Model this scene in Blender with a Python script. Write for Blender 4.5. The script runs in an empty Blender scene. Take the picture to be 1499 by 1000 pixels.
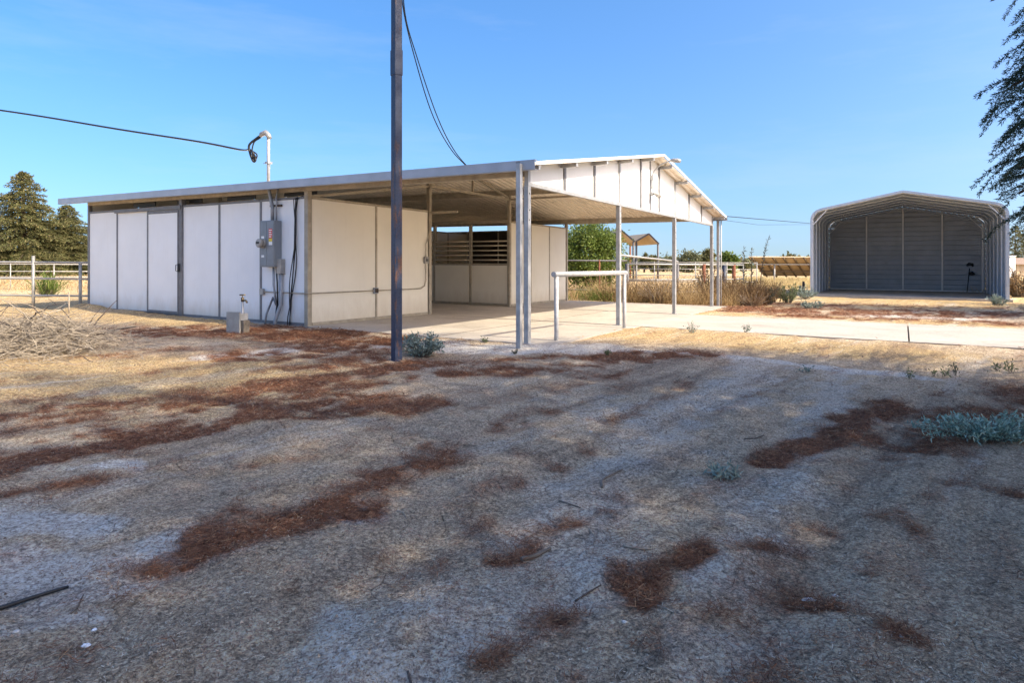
import bpy, math, random
import numpy as np
from mathutils import Vector
R = math.radians
random.seed(7)
C = bpy.context.scene.collection
scene = bpy.context.scene

# ------------------------------------------------------------------ camera, sky, sun, exposure
CAM_H, FPX, HZ, CX, SHEAR = 1.216, 941.2, 388.0, 749.5, 0.0063
cam = bpy.data.cameras.new('camera'); camo = bpy.data.objects.new('camera', cam); C.objects.link(camo)
camo.location = (0, 0, CAM_H); camo.rotation_euler = (R(90), 0, 0)
cam.sensor_width = 36; cam.lens = 36 * FPX / 1499; cam.shift_y = -(500 - HZ) / 1499
cam.clip_start = 0.05; cam.clip_end = 3000
scene.camera = camo
A = R(31.3)                                     # yaw of the barn
U = np.array([math.cos(A), -math.sin(A)]); V = np.array([math.sin(A), math.cos(A)])
SUN_EL = 38.5
saz = U * math.cos(R(3)) + V * math.sin(R(3))   # horizontal direction towards the sun
w = bpy.data.worlds.new('World'); scene.world = w; w.use_nodes = True
nt = w.node_tree; bg = nt.nodes['Background']
sky = nt.nodes.new('ShaderNodeTexSky'); sky.sky_type = 'NISHITA'; sky.sun_disc = False
sky.sun_elevation = R(SUN_EL); sky.sun_rotation = math.atan2(saz[0], saz[1])
sky.air_density = 1.0; sky.dust_density = 4.0; sky.ozone_density = 3.5; sky.altitude = 0
tco = nt.nodes.new('ShaderNodeTexCoord'); lift = nt.nodes.new('ShaderNodeVectorMath'); lift.operation = 'ADD'; lift.inputs[1].default_value = (0, 0, .08)
nrm_ = nt.nodes.new('ShaderNodeVectorMath'); nrm_.operation = 'NORMALIZE'; nt.links.new(tco.outputs['Generated'], lift.inputs[0]); nt.links.new(lift.outputs[0], nrm_.inputs[0]); nt.links.new(nrm_.outputs[0], sky.inputs[0])
hs = nt.nodes.new('ShaderNodeHueSaturation'); hs.inputs['Saturation'].default_value = 1.30
tint = nt.nodes.new('ShaderNodeMix'); tint.data_type = 'RGBA'; tint.blend_type = 'MULTIPLY'; tint.inputs[0].default_value = 1; tint.inputs[7].default_value = (.945, .92, .92, 1)
nt.links.new(sky.outputs[0], hs.inputs['Color']); nt.links.new(hs.outputs[0], tint.inputs[6]); wsp = nt.nodes.new('ShaderNodeTexNoise'); wsp.inputs['Scale'].default_value = 2.2; wsp.inputs['Detail'].default_value = 8; wsp.inputs['Roughness'].default_value = .62; wmp = nt.nodes.new('ShaderNodeMapping'); wmp.inputs['Scale'].default_value = (.8, 1.2, 5.5); wmp.inputs['Rotation'].default_value = (.12, .2, .5)
nt.links.new(tco.outputs['Generated'], wmp.inputs[0]); nt.links.new(wmp.outputs[0], wsp.inputs['Vector'])
wr = nt.nodes.new('ShaderNodeValToRGB'); wr.color_ramp.elements[0].position = .5; wr.color_ramp.elements[0].color = (0, 0, 0, 1); wr.color_ramp.elements[1].position = .8; wr.color_ramp.elements[1].color = (.16, .16, .16, 1); nt.links.new(wsp.outputs['Fac'], wr.inputs[0])
cl = nt.nodes.new('ShaderNodeMix'); cl.data_type = 'RGBA'; nt.links.new(wr.outputs[0], cl.inputs[0]); nt.links.new(tint.outputs[2], cl.inputs[6]); cl.inputs[7].default_value = (2.6, 2.7, 2.9, 1)   # faint cirrus
nt.links.new(cl.outputs[2], bg.inputs['Color'])
bg.inputs['Strength'].default_value = 0.12
sl = bpy.data.lights.new('sun', 'SUN'); so = bpy.data.objects.new('sun', sl); C.objects.link(so)
sl.energy = 2.6; sl.angle = R(0.53); sl.color = (1.0, 0.88, 0.68)
sd = Vector((saz[0] * math.cos(R(SUN_EL)), saz[1] * math.cos(R(SUN_EL)), math.sin(R(SUN_EL))))
so.rotation_euler = sd.to_track_quat('Z', 'Y').to_euler()
vs = scene.view_settings; vs.view_transform = 'Standard'; vs.look = 'None'; vs.exposure = 1.62; vs.gamma = 1
scene.cycles.max_bounces = 8; scene.cycles.diffuse_bounces = 5

# ------------------------------------------------------------------ helpers
P0 = np.array([0.2316, 9.7297])
def shear_z(x): return -SHEAR * np.clip(x, -40, 40)
def b2w(u, v): return P0 + U * u + V * v
def G(px, py):                                   # photo pixel on the ground -> world x, y
    yy = (py - HZ) - SHEAR * (px - CX); Y = FPX * CAM_H / yy
    return np.array([(px - CX) / FPX * Y, Y])
def at(px, py, Y):                               # photo pixel at a depth -> world point
    return np.array([(px - CX) / FPX * Y, Y, CAM_H - (py - HZ) / FPX * Y])
def on_v(px, py, v=0.0):                         # photo pixel on a barn wall plane v -> (u, local z)
    k = (px - CX) / FPX; a = P0 + V * v
    u = (k * a[1] - a[0]) / (U[0] - k * U[1]); p = a + U * u
    return u, CAM_H - ((py - HZ) - SHEAR * (px - CX)) / FPX * p[1]
def on_u(px, py, u=0.0):
    k = (px - CX) / FPX; a = P0 + U * u
    v = (k * a[1] - a[0]) / (V[0] - k * V[1]); p = a + V * v
    return v, CAM_H - ((py - HZ) - SHEAR * (px - CX)) / FPX * p[1]

_rs = np.random.RandomState(3); _lat = _rs.rand(256, 256)
def vnoise(x, y, s):
    x = np.asarray(x, float) * s + 500.3; y = np.asarray(y, float) * s + 500.7
    xi = np.floor(x).astype(int); yi = np.floor(y).astype(int); fx = x - xi; fy = y - yi
    fx = fx * fx * (3 - 2 * fx); fy = fy * fy * (3 - 2 * fy)
    g = lambda a, b: _lat[a % 256, b % 256]
    return (g(xi, yi) * (1 - fx) + g(xi + 1, yi) * fx) * (1 - fy) + (g(xi, yi + 1) * (1 - fx) + g(xi + 1, yi + 1) * fx) * fy
def fbm(x, y, s, n=4):
    r = 0; a = .5; t = 0
    for i in range(n): r = r + a * vnoise(x + 17 * i, y - 9 * i, s); t += a; a *= .5; s *= 2.03
    return r / t

def nn(m, t, **kw):
    n = m.node_tree.nodes.new(t)
    for k, v in kw.items():
        if k in n.inputs.keys(): n.inputs[k].default_value = v
        else: setattr(n, k, v)
    return n
def ramp(m, fac, stops):
    n = nn(m, 'ShaderNodeValToRGB'); e = n.color_ramp.elements
    while len(e) < len(stops): e.new(0.5)
    for q, (p, c) in zip(e, stops): q.position = p; q.color = (*c, 1) if len(c) == 3 else c
    m.node_tree.links.new(fac, n.inputs[0]); return n.outputs[0]
def mix(m, f, a, b, blend='MIX'):
    n = nn(m, 'ShaderNodeMix', data_type='RGBA', blend_type=blend); L = m.node_tree.links
    for s, x in ((0, f), (6, a), (7, b)):
        if hasattr(x, 'is_linked'): L.new(x, n.inputs[s])
        elif s == 0: n.inputs[0].default_value = x
        else: n.inputs[s].default_value = (*x, 1)
    return n.outputs[2]
def math_(m, op, a, b=None, clamp=False):
    n = nn(m, 'ShaderNodeMath', operation=op, use_clamp=clamp); L = m.node_tree.links
    for i, x in enumerate((a, b)):
        if x is None: continue
        if hasattr(x, 'is_linked'): L.new(x, n.inputs[i])
        else: n.inputs[i].default_value = x
    return n.outputs[0]
def base_mat(name):
    m = bpy.data.materials.new(name); m.use_nodes = True
    return m, m.node_tree.nodes['Principled BSDF'], m.node_tree.links
def noise(m, scale, detail=4, rough=.55, stretch=None, vec=None):
    n = nn(m, 'ShaderNodeTexNoise', Scale=scale, Detail=detail, Roughness=rough)
    if vec is None: vec = nn(m, 'ShaderNodeNewGeometry').outputs['Position']
    if stretch:
        mp = nn(m, 'ShaderNodeMapping'); mp.inputs['Scale'].default_value = stretch
        m.node_tree.links.new(vec, mp.inputs[0]); vec = mp.outputs[0]
    m.node_tree.links.new(vec, n.inputs['Vector']); return n.outputs['Fac']
def bump(m, h, s, d=.01):
    n = nn(m, 'ShaderNodeBump', Strength=s, Distance=d); m.node_tree.links.new(h, n.inputs['Height']); return n.outputs[0]
def simple(name, col, rough=.6, metal=0.0, var=.25, scale=6.0, bs=.15, spec=.5, dirt=None):
    m, b, L = base_mat(name)
    f = noise(m, scale, 5)
    c = ramp(m, f, [(.3, tuple(x * (1 - var) for x in col)), (.7, tuple(min(1, x * (1 + var * .6)) for x in col))])
    if dirt:                                    # dirt colour, threshold: patches of grime
        f2 = noise(m, 2.1, 6, .7); c = mix(m, ramp(m, f2, [(dirt[1], (0, 0, 0)), (dirt[1] + .2, (1, 1, 1))]), c, dirt[0])
    L.new(c, b.inputs['Base Color']); b.inputs['Roughness'].default_value = rough
    b.inputs['Metallic'].default_value = metal; b.inputs['Specular IOR Level'].default_value = spec
    if bs: L.new(bump(m, noise(m, scale * 9, 3), bs, .004), b.inputs['Normal'])
    return m
def leafy(name, stops, rough=.6, trans=.25, tcol=None):
    m, b, L = base_mat(name)
    at_ = nn(m, 'ShaderNodeAttribute', attribute_name='rnd')
    c = ramp(m, at_.outputs['Fac'], stops); L.new(c, b.inputs['Base Color']); b.inputs['Roughness'].default_value = rough
    b.inputs['Specular IOR Level'].default_value = .25
    if trans:
        t = nn(m, 'ShaderNodeBsdfTranslucent'); L.new(mix(m, .5, c, tcol or stops[-1][1]), t.inputs[0])
        s = nn(m, 'ShaderNodeMixShader'); s.inputs[0].default_value = trans
        L.new(b.outputs[0], s.inputs[1]); L.new(t.outputs[0], s.inputs[2])
        L.new(s.outputs[0], m.node_tree.nodes['Material Output'].inputs['Surface'])
    return m

def tag(o, label=None, cat=None, group=None, kind=None):
    for k, v in (('label', label), ('category', cat), ('group', group), ('kind', kind)):
        if v: o[k] = v
    return o
def empty(name, loc, label, cat, group=None, rz=0):
    o = bpy.data.objects.new(name, None); C.objects.link(o); o.location = loc; o.rotation_euler = (0, 0, rz)
    o.empty_display_size = .2
    return tag(o, label, cat, group)
class MB:
    def __init__(s): s.v = []; s.f = []; s.s = []
    def face(s, pts, smooth=False):
        i = len(s.v); s.v += [tuple(p) for p in pts]; s.f.append(tuple(range(i, i + len(pts)))); s.s.append(smooth); return s
    def hexa(s, p):                             # 8 corners: bottom 4 ccw, top 4
        i = len(s.v); s.v += [tuple(map(float, q)) for q in p]
        for f in ((3, 2, 1, 0), (4, 5, 6, 7), (0, 1, 5, 4), (1, 2, 6, 5), (2, 3, 7, 6), (3, 0, 4, 7)):
            s.f.append(tuple(i + k for k in f)); s.s.append(False)
        return s
    def box(s, a, b):
        (x0, y0, z0), (x1, y1, z1) = a, b
        x0, x1 = min(x0, x1), max(x0, x1); y0, y1 = min(y0, y1), max(y0, y1); z0, z1 = min(z0, z1), max(z0, z1)
        return s.hexa([(x0, y0, z0), (x1, y0, z0), (x1, y1, z0), (x0, y1, z0), (x0, y0, z1), (x1, y0, z1), (x1, y1, z1), (x0, y1, z1)])
    def bar(s, p, q, w_, h_):
        p = Vector(p); q = Vector(q); d = (q - p).normalized()
        a = d.cross(Vector((0, 0, 1)))
        if a.length < 1e-3: a = Vector((1, 0, 0))
        a.normalize(); b = a.cross(d) ; a = a * w_ / 2; b = b * h_ / 2
        return s.hexa([p - a - b, p + a - b, q + a - b, q - a - b, p - a + b, p + a + b, q + a + b, q - a + b])
    def tube(s, pts, r, n=8, cap=True):
        P = [Vector(map(float, p)) for p in pts]; k = len(P); i0 = len(s.v)
        rr = r if hasattr(r, '__len__') else [r] * k
        prev = None
        for j in range(k):
            d = (P[min(j + 1, k - 1)] - P[max(j - 1, 0)]).normalized()
            a = prev - d * prev.dot(d) if prev is not None else d.cross(Vector((0, 0, 1)) if abs(d.z) < .9 else Vector((1, 0, 0)))
            a.normalize(); prev = a; b = d.cross(a)
            for t in range(n):
                an = 2 * math.pi * t / n; q = P[j] + (a * math.cos(an) + b * math.sin(an)) * rr[j]; s.v.append(tuple(q))
        for j in range(k - 1):
            for t in range(n):
                t2 = (t + 1) % n
                s.f.append((i0 + j * n + t, i0 + j * n + t2, i0 + (j + 1) * n + t2, i0 + (j + 1) * n + t)); s.s.append(n > 4)
        if cap:
            s.f.append(tuple(i0 + t for t in reversed(range(n)))); s.s.append(False)
            s.f.append(tuple(i0 + (k - 1) * n + t for t in range(n))); s.s.append(False)
        return s
    def build(s, name, mat, parent=None, T=None, bevel=0, label=None):
        vv = [T(*p) for p in s.v] if T else s.v
        me = bpy.data.meshes.new(name); me.from_pydata(vv, [], s.f); me.polygons.foreach_set('use_smooth', s.s)
        me.materials.append(mat); me.update()
        o = bpy.data.objects.new(name, me); C.objects.link(o)
        if parent: o.parent = parent
        if bevel:
            b = o.modifiers.new('bevel', 'BEVEL'); b.width = bevel; b.segments = 2; b.limit_method = 'ANGLE'
        if label: o['label'] = label
        return o
def quads(name, Q, mat, parent=None, rnd=None):  # Q (N,4,3) or (N,3,3)
    Q = np.asarray(Q, np.float32); n, k = Q.shape[:2]
    me = bpy.data.meshes.new(name); me.vertices.add(n * k); me.vertices.foreach_set('co', Q.ravel())
    me.loops.add(n * k); me.loops.foreach_set('vertex_index', np.arange(n * k, dtype=np.int32))
    me.polygons.add(n); me.polygons.foreach_set('loop_start', np.arange(0, n * k, k, dtype=np.int32))
    me.polygons.foreach_set('loop_total', np.full(n, k, np.int32))
    a = me.attributes.new('rnd', 'FLOAT', 'POINT')
    r = np.repeat(_rs.rand(n) if rnd is None else rnd, k).astype(np.float32); a.data.foreach_set('value', r)
    me.materials.append(mat); me.update(calc_edges=True)
    o = bpy.data.objects.new(name, me); C.objects.link(o)
    if parent: o.parent = parent
    return o
def unit(a): return a / np.maximum(np.linalg.norm(a, axis=-1, keepdims=True), 1e-9)
def leaves(cen, dirs, ln, wd, rng, flat=None):   # rhombus leaves along dirs
    cen = np.asarray(cen); n = len(cen); d = unit(np.asarray(dirs)); r = unit(rng.normal(size=(n, 3)))
    if flat is not None: r = unit(r * (1 - flat) + np.array([0, 0, 1.]) * flat)
    s = unit(np.cross(d, r)); ln = np.broadcast_to(ln, (n,))[:, None]; wd = np.broadcast_to(wd, (n,))[:, None]
    return np.stack([cen, cen + d * ln * .45 + s * wd * .5, cen + d * ln, cen + d * ln * .45 - s * wd * .5], 1)

# ------------------------------------------------------------------ materials
M = {}
def white_panel(name, col, grime):
    m, b, L = base_mat(name); f = noise(m, 1.3, 5, .6)
    c = ramp(m, f, [(.3, tuple(x * .93 for x in col)), (.7, col)])
    f2 = noise(m, 5, 6, .7, (1, 1, .35)); sp = nn(m, 'ShaderNodeSeparateXYZ')
    L.new(nn(m, 'ShaderNodeNewGeometry').outputs['Position'], sp.inputs[0])
    zz = math_(m, 'MULTIPLY', sp.outputs[2], -1.6); zz = math_(m, 'ADD', zz, .75)
    g = math_(m, 'MULTIPLY', math_(m, 'ADD', zz, math_(m, 'SUBTRACT', f2, .45)), .9, True)
    c = mix(m, math_(m, 'MULTIPLY', g, grime, True), c, (.50, .40, .27))
    st = noise(m, 14, 5, .8, (1, 1, .06)); c = mix(m, ramp(m, st, [(.55, (0, 0, 0)), (.8, (.22, .22, .22))]), c, (.55, .5, .42))
    L.new(c, b.inputs['Base Color']); b.inputs['Roughness'].default_value = .42
    L.new(bump(m, noise(m, 2.2, 3), .12, .02), b.inputs['Normal']); return m
M['panel'] = white_panel('white_wall_panel', (.82, .83, .84), .85)
M['bar'] = simple('pale_beige_bar', (.62, .55, .43), .5, 0, .15, 9, .05)
M['dark_back'] = simple('dark_stall_wall', (.07, .055, .045), .8, 0, .3, 4, .1)  # even dark brown for the rear wall of the stalls
M['panel_in'] = white_panel('cream_wall_panel', (.86, .81, .70), .7)
M['galv'] = simple('galvanised_steel', (.40, .40, .405), .45, .35, .22, 9, .1, dirt=((.30, .26, .21), .6))
M['stud'] = simple('dull_grey_stud', (.17, .17, .18), .5, .2, .2, 9, .1, dirt=((.20, .16, .12), .6))
M['frame_tan'] = simple('weathered_beige_steel', (.40, .35, .27), .55, .1, .25, 7, .1, dirt=((.22, .17, .12), .62))
M['roof'] = simple('corrugated_roof_steel', (.82, .73, .60), .5, 0, .15, 3, .05, dirt=((.34, .28, .21), .6))
M['fascia'] = simple('fascia_steel', (.37, .39, .43), .4, .3, .12, 3, .05, dirt=((.40, .38, .36), .64))
M['whitetrim'] = simple('white_painted_trim', (.80, .79, .76), .4, 0, .08, 4, .05)
M['grey_box'] = simple('grey_enamel', (.20, .225, .25), .4, .1, .12, 8, .03)
M['pvc'] = simple('grey_conduit', (.30, .32, .35), .45, .2, .2, 12, .05)
M['black'] = simple('black_rubber', (.012, .012, .014), .5, 0, .3, 10, .05)
M['red'] = simple('red_sticker', (.55, .035, .03), .4, 0, .1, 10, 0)
M['yellow'] = simple('yellow_sticker', (.75, .55, .03), .4, 0, .1, 10, 0)
M['white'] = simple('white_sticker', (.80, .80, .78), .4, 0, .05, 10, 0)
M['brass'] = simple('dull_brass', (.16, .12, .07), .4, .8, .3, 20, .1)
M['pipe_white'] = simple('white_pipe_paint', (.42, .42, .43), .45, .1, .25, 14, .15, dirt=((.30, .20, .13), .66))
M['pipe_pale'] = simple('pale_galvanised_pipe', (.36, .345, .32), .5, .3, .2, 9, .1)
M['pipe_dark'] = simple('dark_pipe', (.10, .095, .10), .55, .2, .35, 9, .1)
M['pipe_blue'] = simple('dark_blue_pipe', (.025, .032, .06), .5, .2, .35, 9, .1)
M['rust'] = simple('rusty_pipe', (.20, .065, .03), .8, 0, .45, 9, .2)
M['wood'] = simple('weathered_wood', (.16, .135, .11), .85, 0, .35, 20, .3)
M['bark'] = simple('rough_bark', (.09, .065, .045), .95, 0, .45, 14, .8)
M['pale_branch'] = simple('bleached_branch', (.33, .275, .21), .85, 0, .3, 25, .3)
M['dark_branch'] = simple('dark_branch', (.10, .075, .06), .9, 0, .4, 25, .3)
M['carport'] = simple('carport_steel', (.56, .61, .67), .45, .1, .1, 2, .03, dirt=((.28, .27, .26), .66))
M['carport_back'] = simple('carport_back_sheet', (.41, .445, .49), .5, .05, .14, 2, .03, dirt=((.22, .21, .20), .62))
M['carport_frame'] = simple('carport_frame_tube', (.62, .65, .68), .45, .1, .1, 6, .03)
M['carport_in'] = simple('carport_tube', (.80, .80, .79), .45, 0, .1, 6, .03)
M['tan'] = simple('tan_underside', (.44, .34, .22), .7, 0, .2, 1.2, .05)
M['tanrib'] = simple('brown_racking', (.14, .10, .06), .7, 0, .2, 4, .05)
M['paper'] = simple('white_paper', (.85, .86, .88), .7, 0, .05, 20, .1)
M['stone'] = simple('pale_stone', (.55, .52, .48), .9, 0, .2, 30, .4)
M['plaster'] = simple('white_plaster', (.80, .80, .79), .8, 0, .08, 3, .1)
M['tile'] = simple('brown_roof_tile', (.30, .21, .15), .9, 0, .3, 6, .3)
# blue painted pole with rust
m, b, L = base_mat('blue_paint_and_rust'); f = noise(m, 5.5, 7, .72, (1.6, 1.6, .38)); f2 = noise(m, 40, 4)
pc = ramp(m, f2, [(.3, (.008, .017, .045)), (.7, (.020, .036, .085))])
c = mix(m, ramp(m, f, [(.545, (0, 0, 0)), (.63, (1, 1, 1))]), pc, ramp(m, f2, [(.3, (.05, .022, .015)), (.7, (.15, .06, .03))]))
L.new(c, b.inputs['Base Color']); b.inputs['Roughness'].default_value = .5
L.new(bump(m, f, .3, .01), b.inputs['Normal']); M['pole'] = m
# concrete
def concrete(name, a, b_):
    m, b, L = base_mat(name); f = noise(m, .9, 7, .65); f2 = noise(m, 30, 5, .7); f3 = noise(m, 3.2, 6, .75)
    c = ramp(m, f, [(.3, a), (.7, b_)]); c = mix(m, .25, c, ramp(m, f2, [(.35, (.2, .19, .17)), (.65, (.85, .82, .78))]), 'OVERLAY')
    c = mix(m, ramp(m, f3, [(.58, (0, 0, 0)), (.72, (.8, .8, .8))]), c, (.30, .235, .16)); f4 = noise(m, .55, 5, .7); c = mix(m, ramp(m, f4, [(.55, (0, 0, 0)), (.7, (.5, .5, .5))]), c, (.22, .19, .16))
    L.new(c, b.inputs['Base Color']); b.inputs['Roughness'].default_value = .85; L.new(bump(m, f2, .2, .004), b.inputs['Normal']); return m
M['concrete'] = concrete('worn_concrete', (.36, .325, .28), (.50, .455, .395))
M['joint'] = simple('dark_joint', (.13, .11, .09), .95, 0, .3, 8, .2)
# ground
m, b, L = base_mat('dry_dirt'); aL = nn(m, 'ShaderNodeAttribute', attribute_name='litter').outputs['Fac']
aP = nn(m, 'ShaderNodeAttribute', attribute_name='pale').outputs['Fac']; aS = nn(m, 'ShaderNodeAttribute', attribute_name='straw').outputs['Fac']
n1 = noise(m, .8, 6, .6); n2 = noise(m, 6, 7, .72); n3 = noise(m, 34, 6, .75); n4 = noise(m, 120, 4, .7); n5 = noise(m, 2.2, 8, .75)
c = ramp(m, n2, [(.3, (.30, .23, .160)), (.5, (.485, .38, .268)), (.68, (.63, .51, .375))])
c = mix(m, ramp(m, n1, [(.45, (0, 0, 0)), (.70, (.5, .5, .5))]), c, (.33, .24, .165))
def edge(attr, nz, amt, lo, hi):
    return ramp(m, math_(m, 'ADD', attr, math_(m, 'MULTIPLY', math_(m, 'SUBTRACT', nz, .5), amt)), [(lo, (0, 0, 0)), (hi, (1, 1, 1))])
c = mix(m, edge(aS, n5, .9, .3, .75), c, ramp(m, n3, [(.3, (.30, .20, .105)), (.65, (.56, .40, .205))]))  # straw tan, also painting the warm tone of sunlit dirt
c = mix(m, edge(aP, n5, 1.2, .36, .75), c, ramp(m, n2, [(.3, (.50, .455, .40)), (.7, (.66, .61, .545))]))
mpz = nn(m, 'ShaderNodeMapping', vector_type='TEXTURE'); mpz.inputs['Rotation'].default_value = (0, 0, R(50)); mpz.inputs['Scale'].default_value = (4.5, .5, 1); L.new(nn(m, 'ShaderNodeNewGeometry').outputs['Position'], mpz.inputs[0])
ns_ = noise(m, 1.0, 8, .72, None, mpz.outputs[0])
n6 = noise(m, 62, 5, .7); nl = math_(m, 'ADD', math_(m, 'MULTIPLY', n2, .6), math_(m, 'MULTIPLY', n3, .4))
c = mix(m, ramp(m, ns_, [(.36, (.6, .6, .6)), (.48, (0, 0, 0))]), c, (.17, .13, .10)); c = mix(m, ramp(m, ns_, [(.53, (0, 0, 0)), (.66, (.6, .6, .6))]), c, (.56, .50, .43))
c = mix(m, edge(aL, nl, 3.2, .30, 1.0), c, ramp(m, n3, [(.3, (.09, .038, .022)), (.5, (.21, .09, .048)), (.72, (.34, .175, .10))]))
c = mix(m, .8, c, ramp(m, n3, [(.36, (.26, .26, .26)), (.64, (.80, .80, .80))]), 'OVERLAY')
c = mix(m, .75, c, ramp(m, n6, [(.38, (.22, .22, .23)), (.62, (.86, .86, .85))]), 'OVERLAY')
c = mix(m, .55, c, ramp(m, n4, [(.40, (.2, .2, .21)), (.60, (.88, .87, .86))]), 'OVERLAY')
vor = nn(m, 'ShaderNodeTexVoronoi', Scale=7.0, feature='DISTANCE_TO_EDGE'); dn = nn(m, 'ShaderNodeVectorMath', operation='ADD')
nzv = nn(m, 'ShaderNodeTexNoise', Scale=9.0, Detail=4.0); L.new(nn(m, 'ShaderNodeNewGeometry').outputs['Position'], dn.inputs[0]); sc_ = nn(m, 'ShaderNodeVectorMath', operation='SCALE'); sc_.inputs['Scale'].default_value = .16
L.new(nzv.outputs['Color'], sc_.inputs[0]); L.new(sc_.outputs[0], dn.inputs[1]); L.new(dn.outputs[0], vor.inputs['Vector'])
crk = math_(m, 'MULTIPLY', ramp(m, vor.outputs['Distance'], [(0.0, (1, 1, 1)), (.03, (0, 0, 0))]), ramp(m, n5, [(.50, (0, 0, 0)), (.62, (1, 1, 1))]))
c = mix(m, math_(m, 'MULTIPLY', crk, .75), c, (.06, .045, .034))
L.new(c, b.inputs['Base Color']); b.inputs['Roughness'].default_value = .95; b.inputs['Specular IOR Level'].default_value = .1
hgt = math_(m, 'ADD', math_(m, 'MULTIPLY', n2, 1.2), math_(m, 'ADD', math_(m, 'MULTIPLY', n3, .8), math_(m, 'MULTIPLY', n4, .35)))
hgt = math_(m, 'SUBTRACT', math_(m, 'ADD', hgt, math_(m, 'MULTIPLY', n6, .7)), math_(m, 'MULTIPLY', crk, .5)); L.new(bump(m, hgt, 1.0, .03), b.inputs['Normal']); M['ground'] = m
# foliage
M['cedar'] = leafy('cedar_needles', [(0, (.016, .034, .024)), (.6, (.036, .066, .046)), (1, (.075, .105, .068))], .6, .15)
M['conifer'] = leafy('olive_conifer_needles', [(0, (.05, .06, .022)), (.55, (.12, .125, .045)), (1, (.24, .20, .09))], .7, .3)
M['oliveleaf'] = leafy('grey_green_leaves', [(0, (.06, .075, .03)), (.6, (.13, .14, .07)), (1, (.22, .21, .12))], .6, .25)
M['green'] = leafy('bright_green_leaves', [(0, (.04, .075, .012)), (.6, (.12, .17, .03)), (1, (.24, .28, .07))], .5, .3)
M['silver'] = leafy('silver_green_leaves', [(0, (.12, .16, .13)), (.6, (.25, .31, .26)), (1, (.42, .47, .41))], .7, .15)
M['teal'] = leafy('pale_teal_leaves', [(0, (.14, .23, .18)), (.6, (.29, .42, .34)), (1, (.48, .58, .49))], .7, .15)
M['weed'] = leafy('weed_leaves', [(0, (.05, .075, .025)), (.6, (.13, .17, .07)), (1, (.26, .29, .15))], .6, .25)
M['darkweed'] = leafy('dull_weed_leaves', [(0, (.045, .05, .03)), (.6, (.10, .105, .06)), (1, (.19, .18, .12))], .7, .2)
M['dry'] = leafy('dry_stalks', [(0, (.20, .12, .055)), (.5, (.42, .29, .13)), (1, (.62, .48, .27))], .8, .3)
M['field'] = leafy('dry_field_grass', [(0, (.34, .25, .10)), (.5, (.55, .43, .20)), (1, (.70, .58, .33))], .8, .3)
M['brown'] = leafy('brown_dead_plant', [(0, (.08, .045, .022)), (.6, (.20, .12, .055)), (1, (.34, .23, .12))], .85, .15)
M['clod'] = leafy('dirt_clod', [(0, (.14, .105, .08)), (.6, (.34, .27, .205)), (1, (.48, .40, .32))], .95, 0)
M['needles'] = leafy('rust_needles', [(0, (.06, .024, .014)), (.5, (.18, .073, .035)), (.85, (.30, .14, .07)), (1, (.46, .30, .17))], .8, 0)
M['chaff'] = leafy('dry_chaff', [(0, (.05, .036, .026)), (.3, (.17, .12, .082)), (.55, (.43, .335, .23)), (.85, (.60, .50, .37)), (1, (.75, .69, .58))], .85, 0)

# ------------------------------------------------------------------ ground sheet
def seg_dist(x, y, pts):
    d = np.full(np.shape(x), 1e9)
    for (ax, ay), (bx, by) in zip(pts[:-1], pts[1:]):
        vx, vy = bx - ax, by - ay; t = np.clip(((x - ax) * vx + (y - ay) * vy) / (vx * vx + vy * vy + 1e-9), 0, 1)
        d = np.minimum(d, np.hypot(x - ax - t * vx, y - ay - t * vy))
    return d
LIT = [([(1300, 600), (1180, 760), (1090, 1000)], .08, .42), ([(1420, 640), (1330, 800), (1290, 1000)], .09, .36), ([(1000, 560), (800, 680), (560, 860)], .10, .5), ([(0, 668), (100, 652), (300, 618), (430, 600), (560, 592)], .30, 1.4), ([(120, 610), (350, 578), (560, 556)], .26, 1.0),
       ([(420, 562), (590, 540), (720, 535), (860, 525), (1010, 520)], .26, 1), ([(450, 522), (575, 530), (660, 535)], .3, .9),
       ([(180, 484), (300, 484), (420, 485), (545, 506)], .6, 1.25), ([(330, 480), (440, 486)], .2, .8), ([(250, 545), (420, 535)], .3, .6),
       ([(240, 805), (330, 772), (480, 733), (600, 690), (700, 652)], .10, .95), ([(350, 690), (520, 650), (660, 600)], .12, .5),
       ([(0, 738), (85, 715)], .09, .9), ([(870, 880), (960, 832), (1065, 785)], .085, 1.4), ([(780, 970), (900, 905)], .05, .7),
       ([(1105, 672), (1200, 642), (1285, 592)], .09, 1.35), ([(1320, 640), (1345, 605), (1499, 590), (1600, 580)], .26, 1),
       ([(1420, 605), (1510, 600)], .3, 1), ([(1240, 780), (1290, 760), (1350, 745)], .08, .9), ([(1300, 680), (1350, 705)], .1, .7), ([(1225, 905), (1272, 935)], .075, 1.5),
       ([(1445, 718), (1510, 712)], .08, .9), ([(760, 795), (860, 760)], .05, .8), ([(880, 735), (930, 722)], .06, .8), ([(680, 640), (800, 600)], .12, .6), ([(1230, 800), (1260, 830)], .1, .6), ([(1310, 765), (1340, 790)], .07, .8),
       ([(1060, 452), (1250, 456), (1499, 462)], .9, 1.1), ([(1150, 462), (1330, 468), (1530, 476)], .4, .95), ([(1075, 445), (1200, 447)], .7, .9), ([(1250, 447), (1499, 452)], .7, .55),
       ([(700, 600), (820, 575), (930, 560)], .2, .45), ([(1020, 800), (900, 950)], .08, .35), ([(60, 600), (300, 590), (520, 585)], .40, .95), ([(350, 520), (600, 540), (860, 538)], .34, 1.0), ([(0, 645), (220, 620)], .3, .85), ([(160, 520), (360, 510)], .3, .5)]
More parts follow.
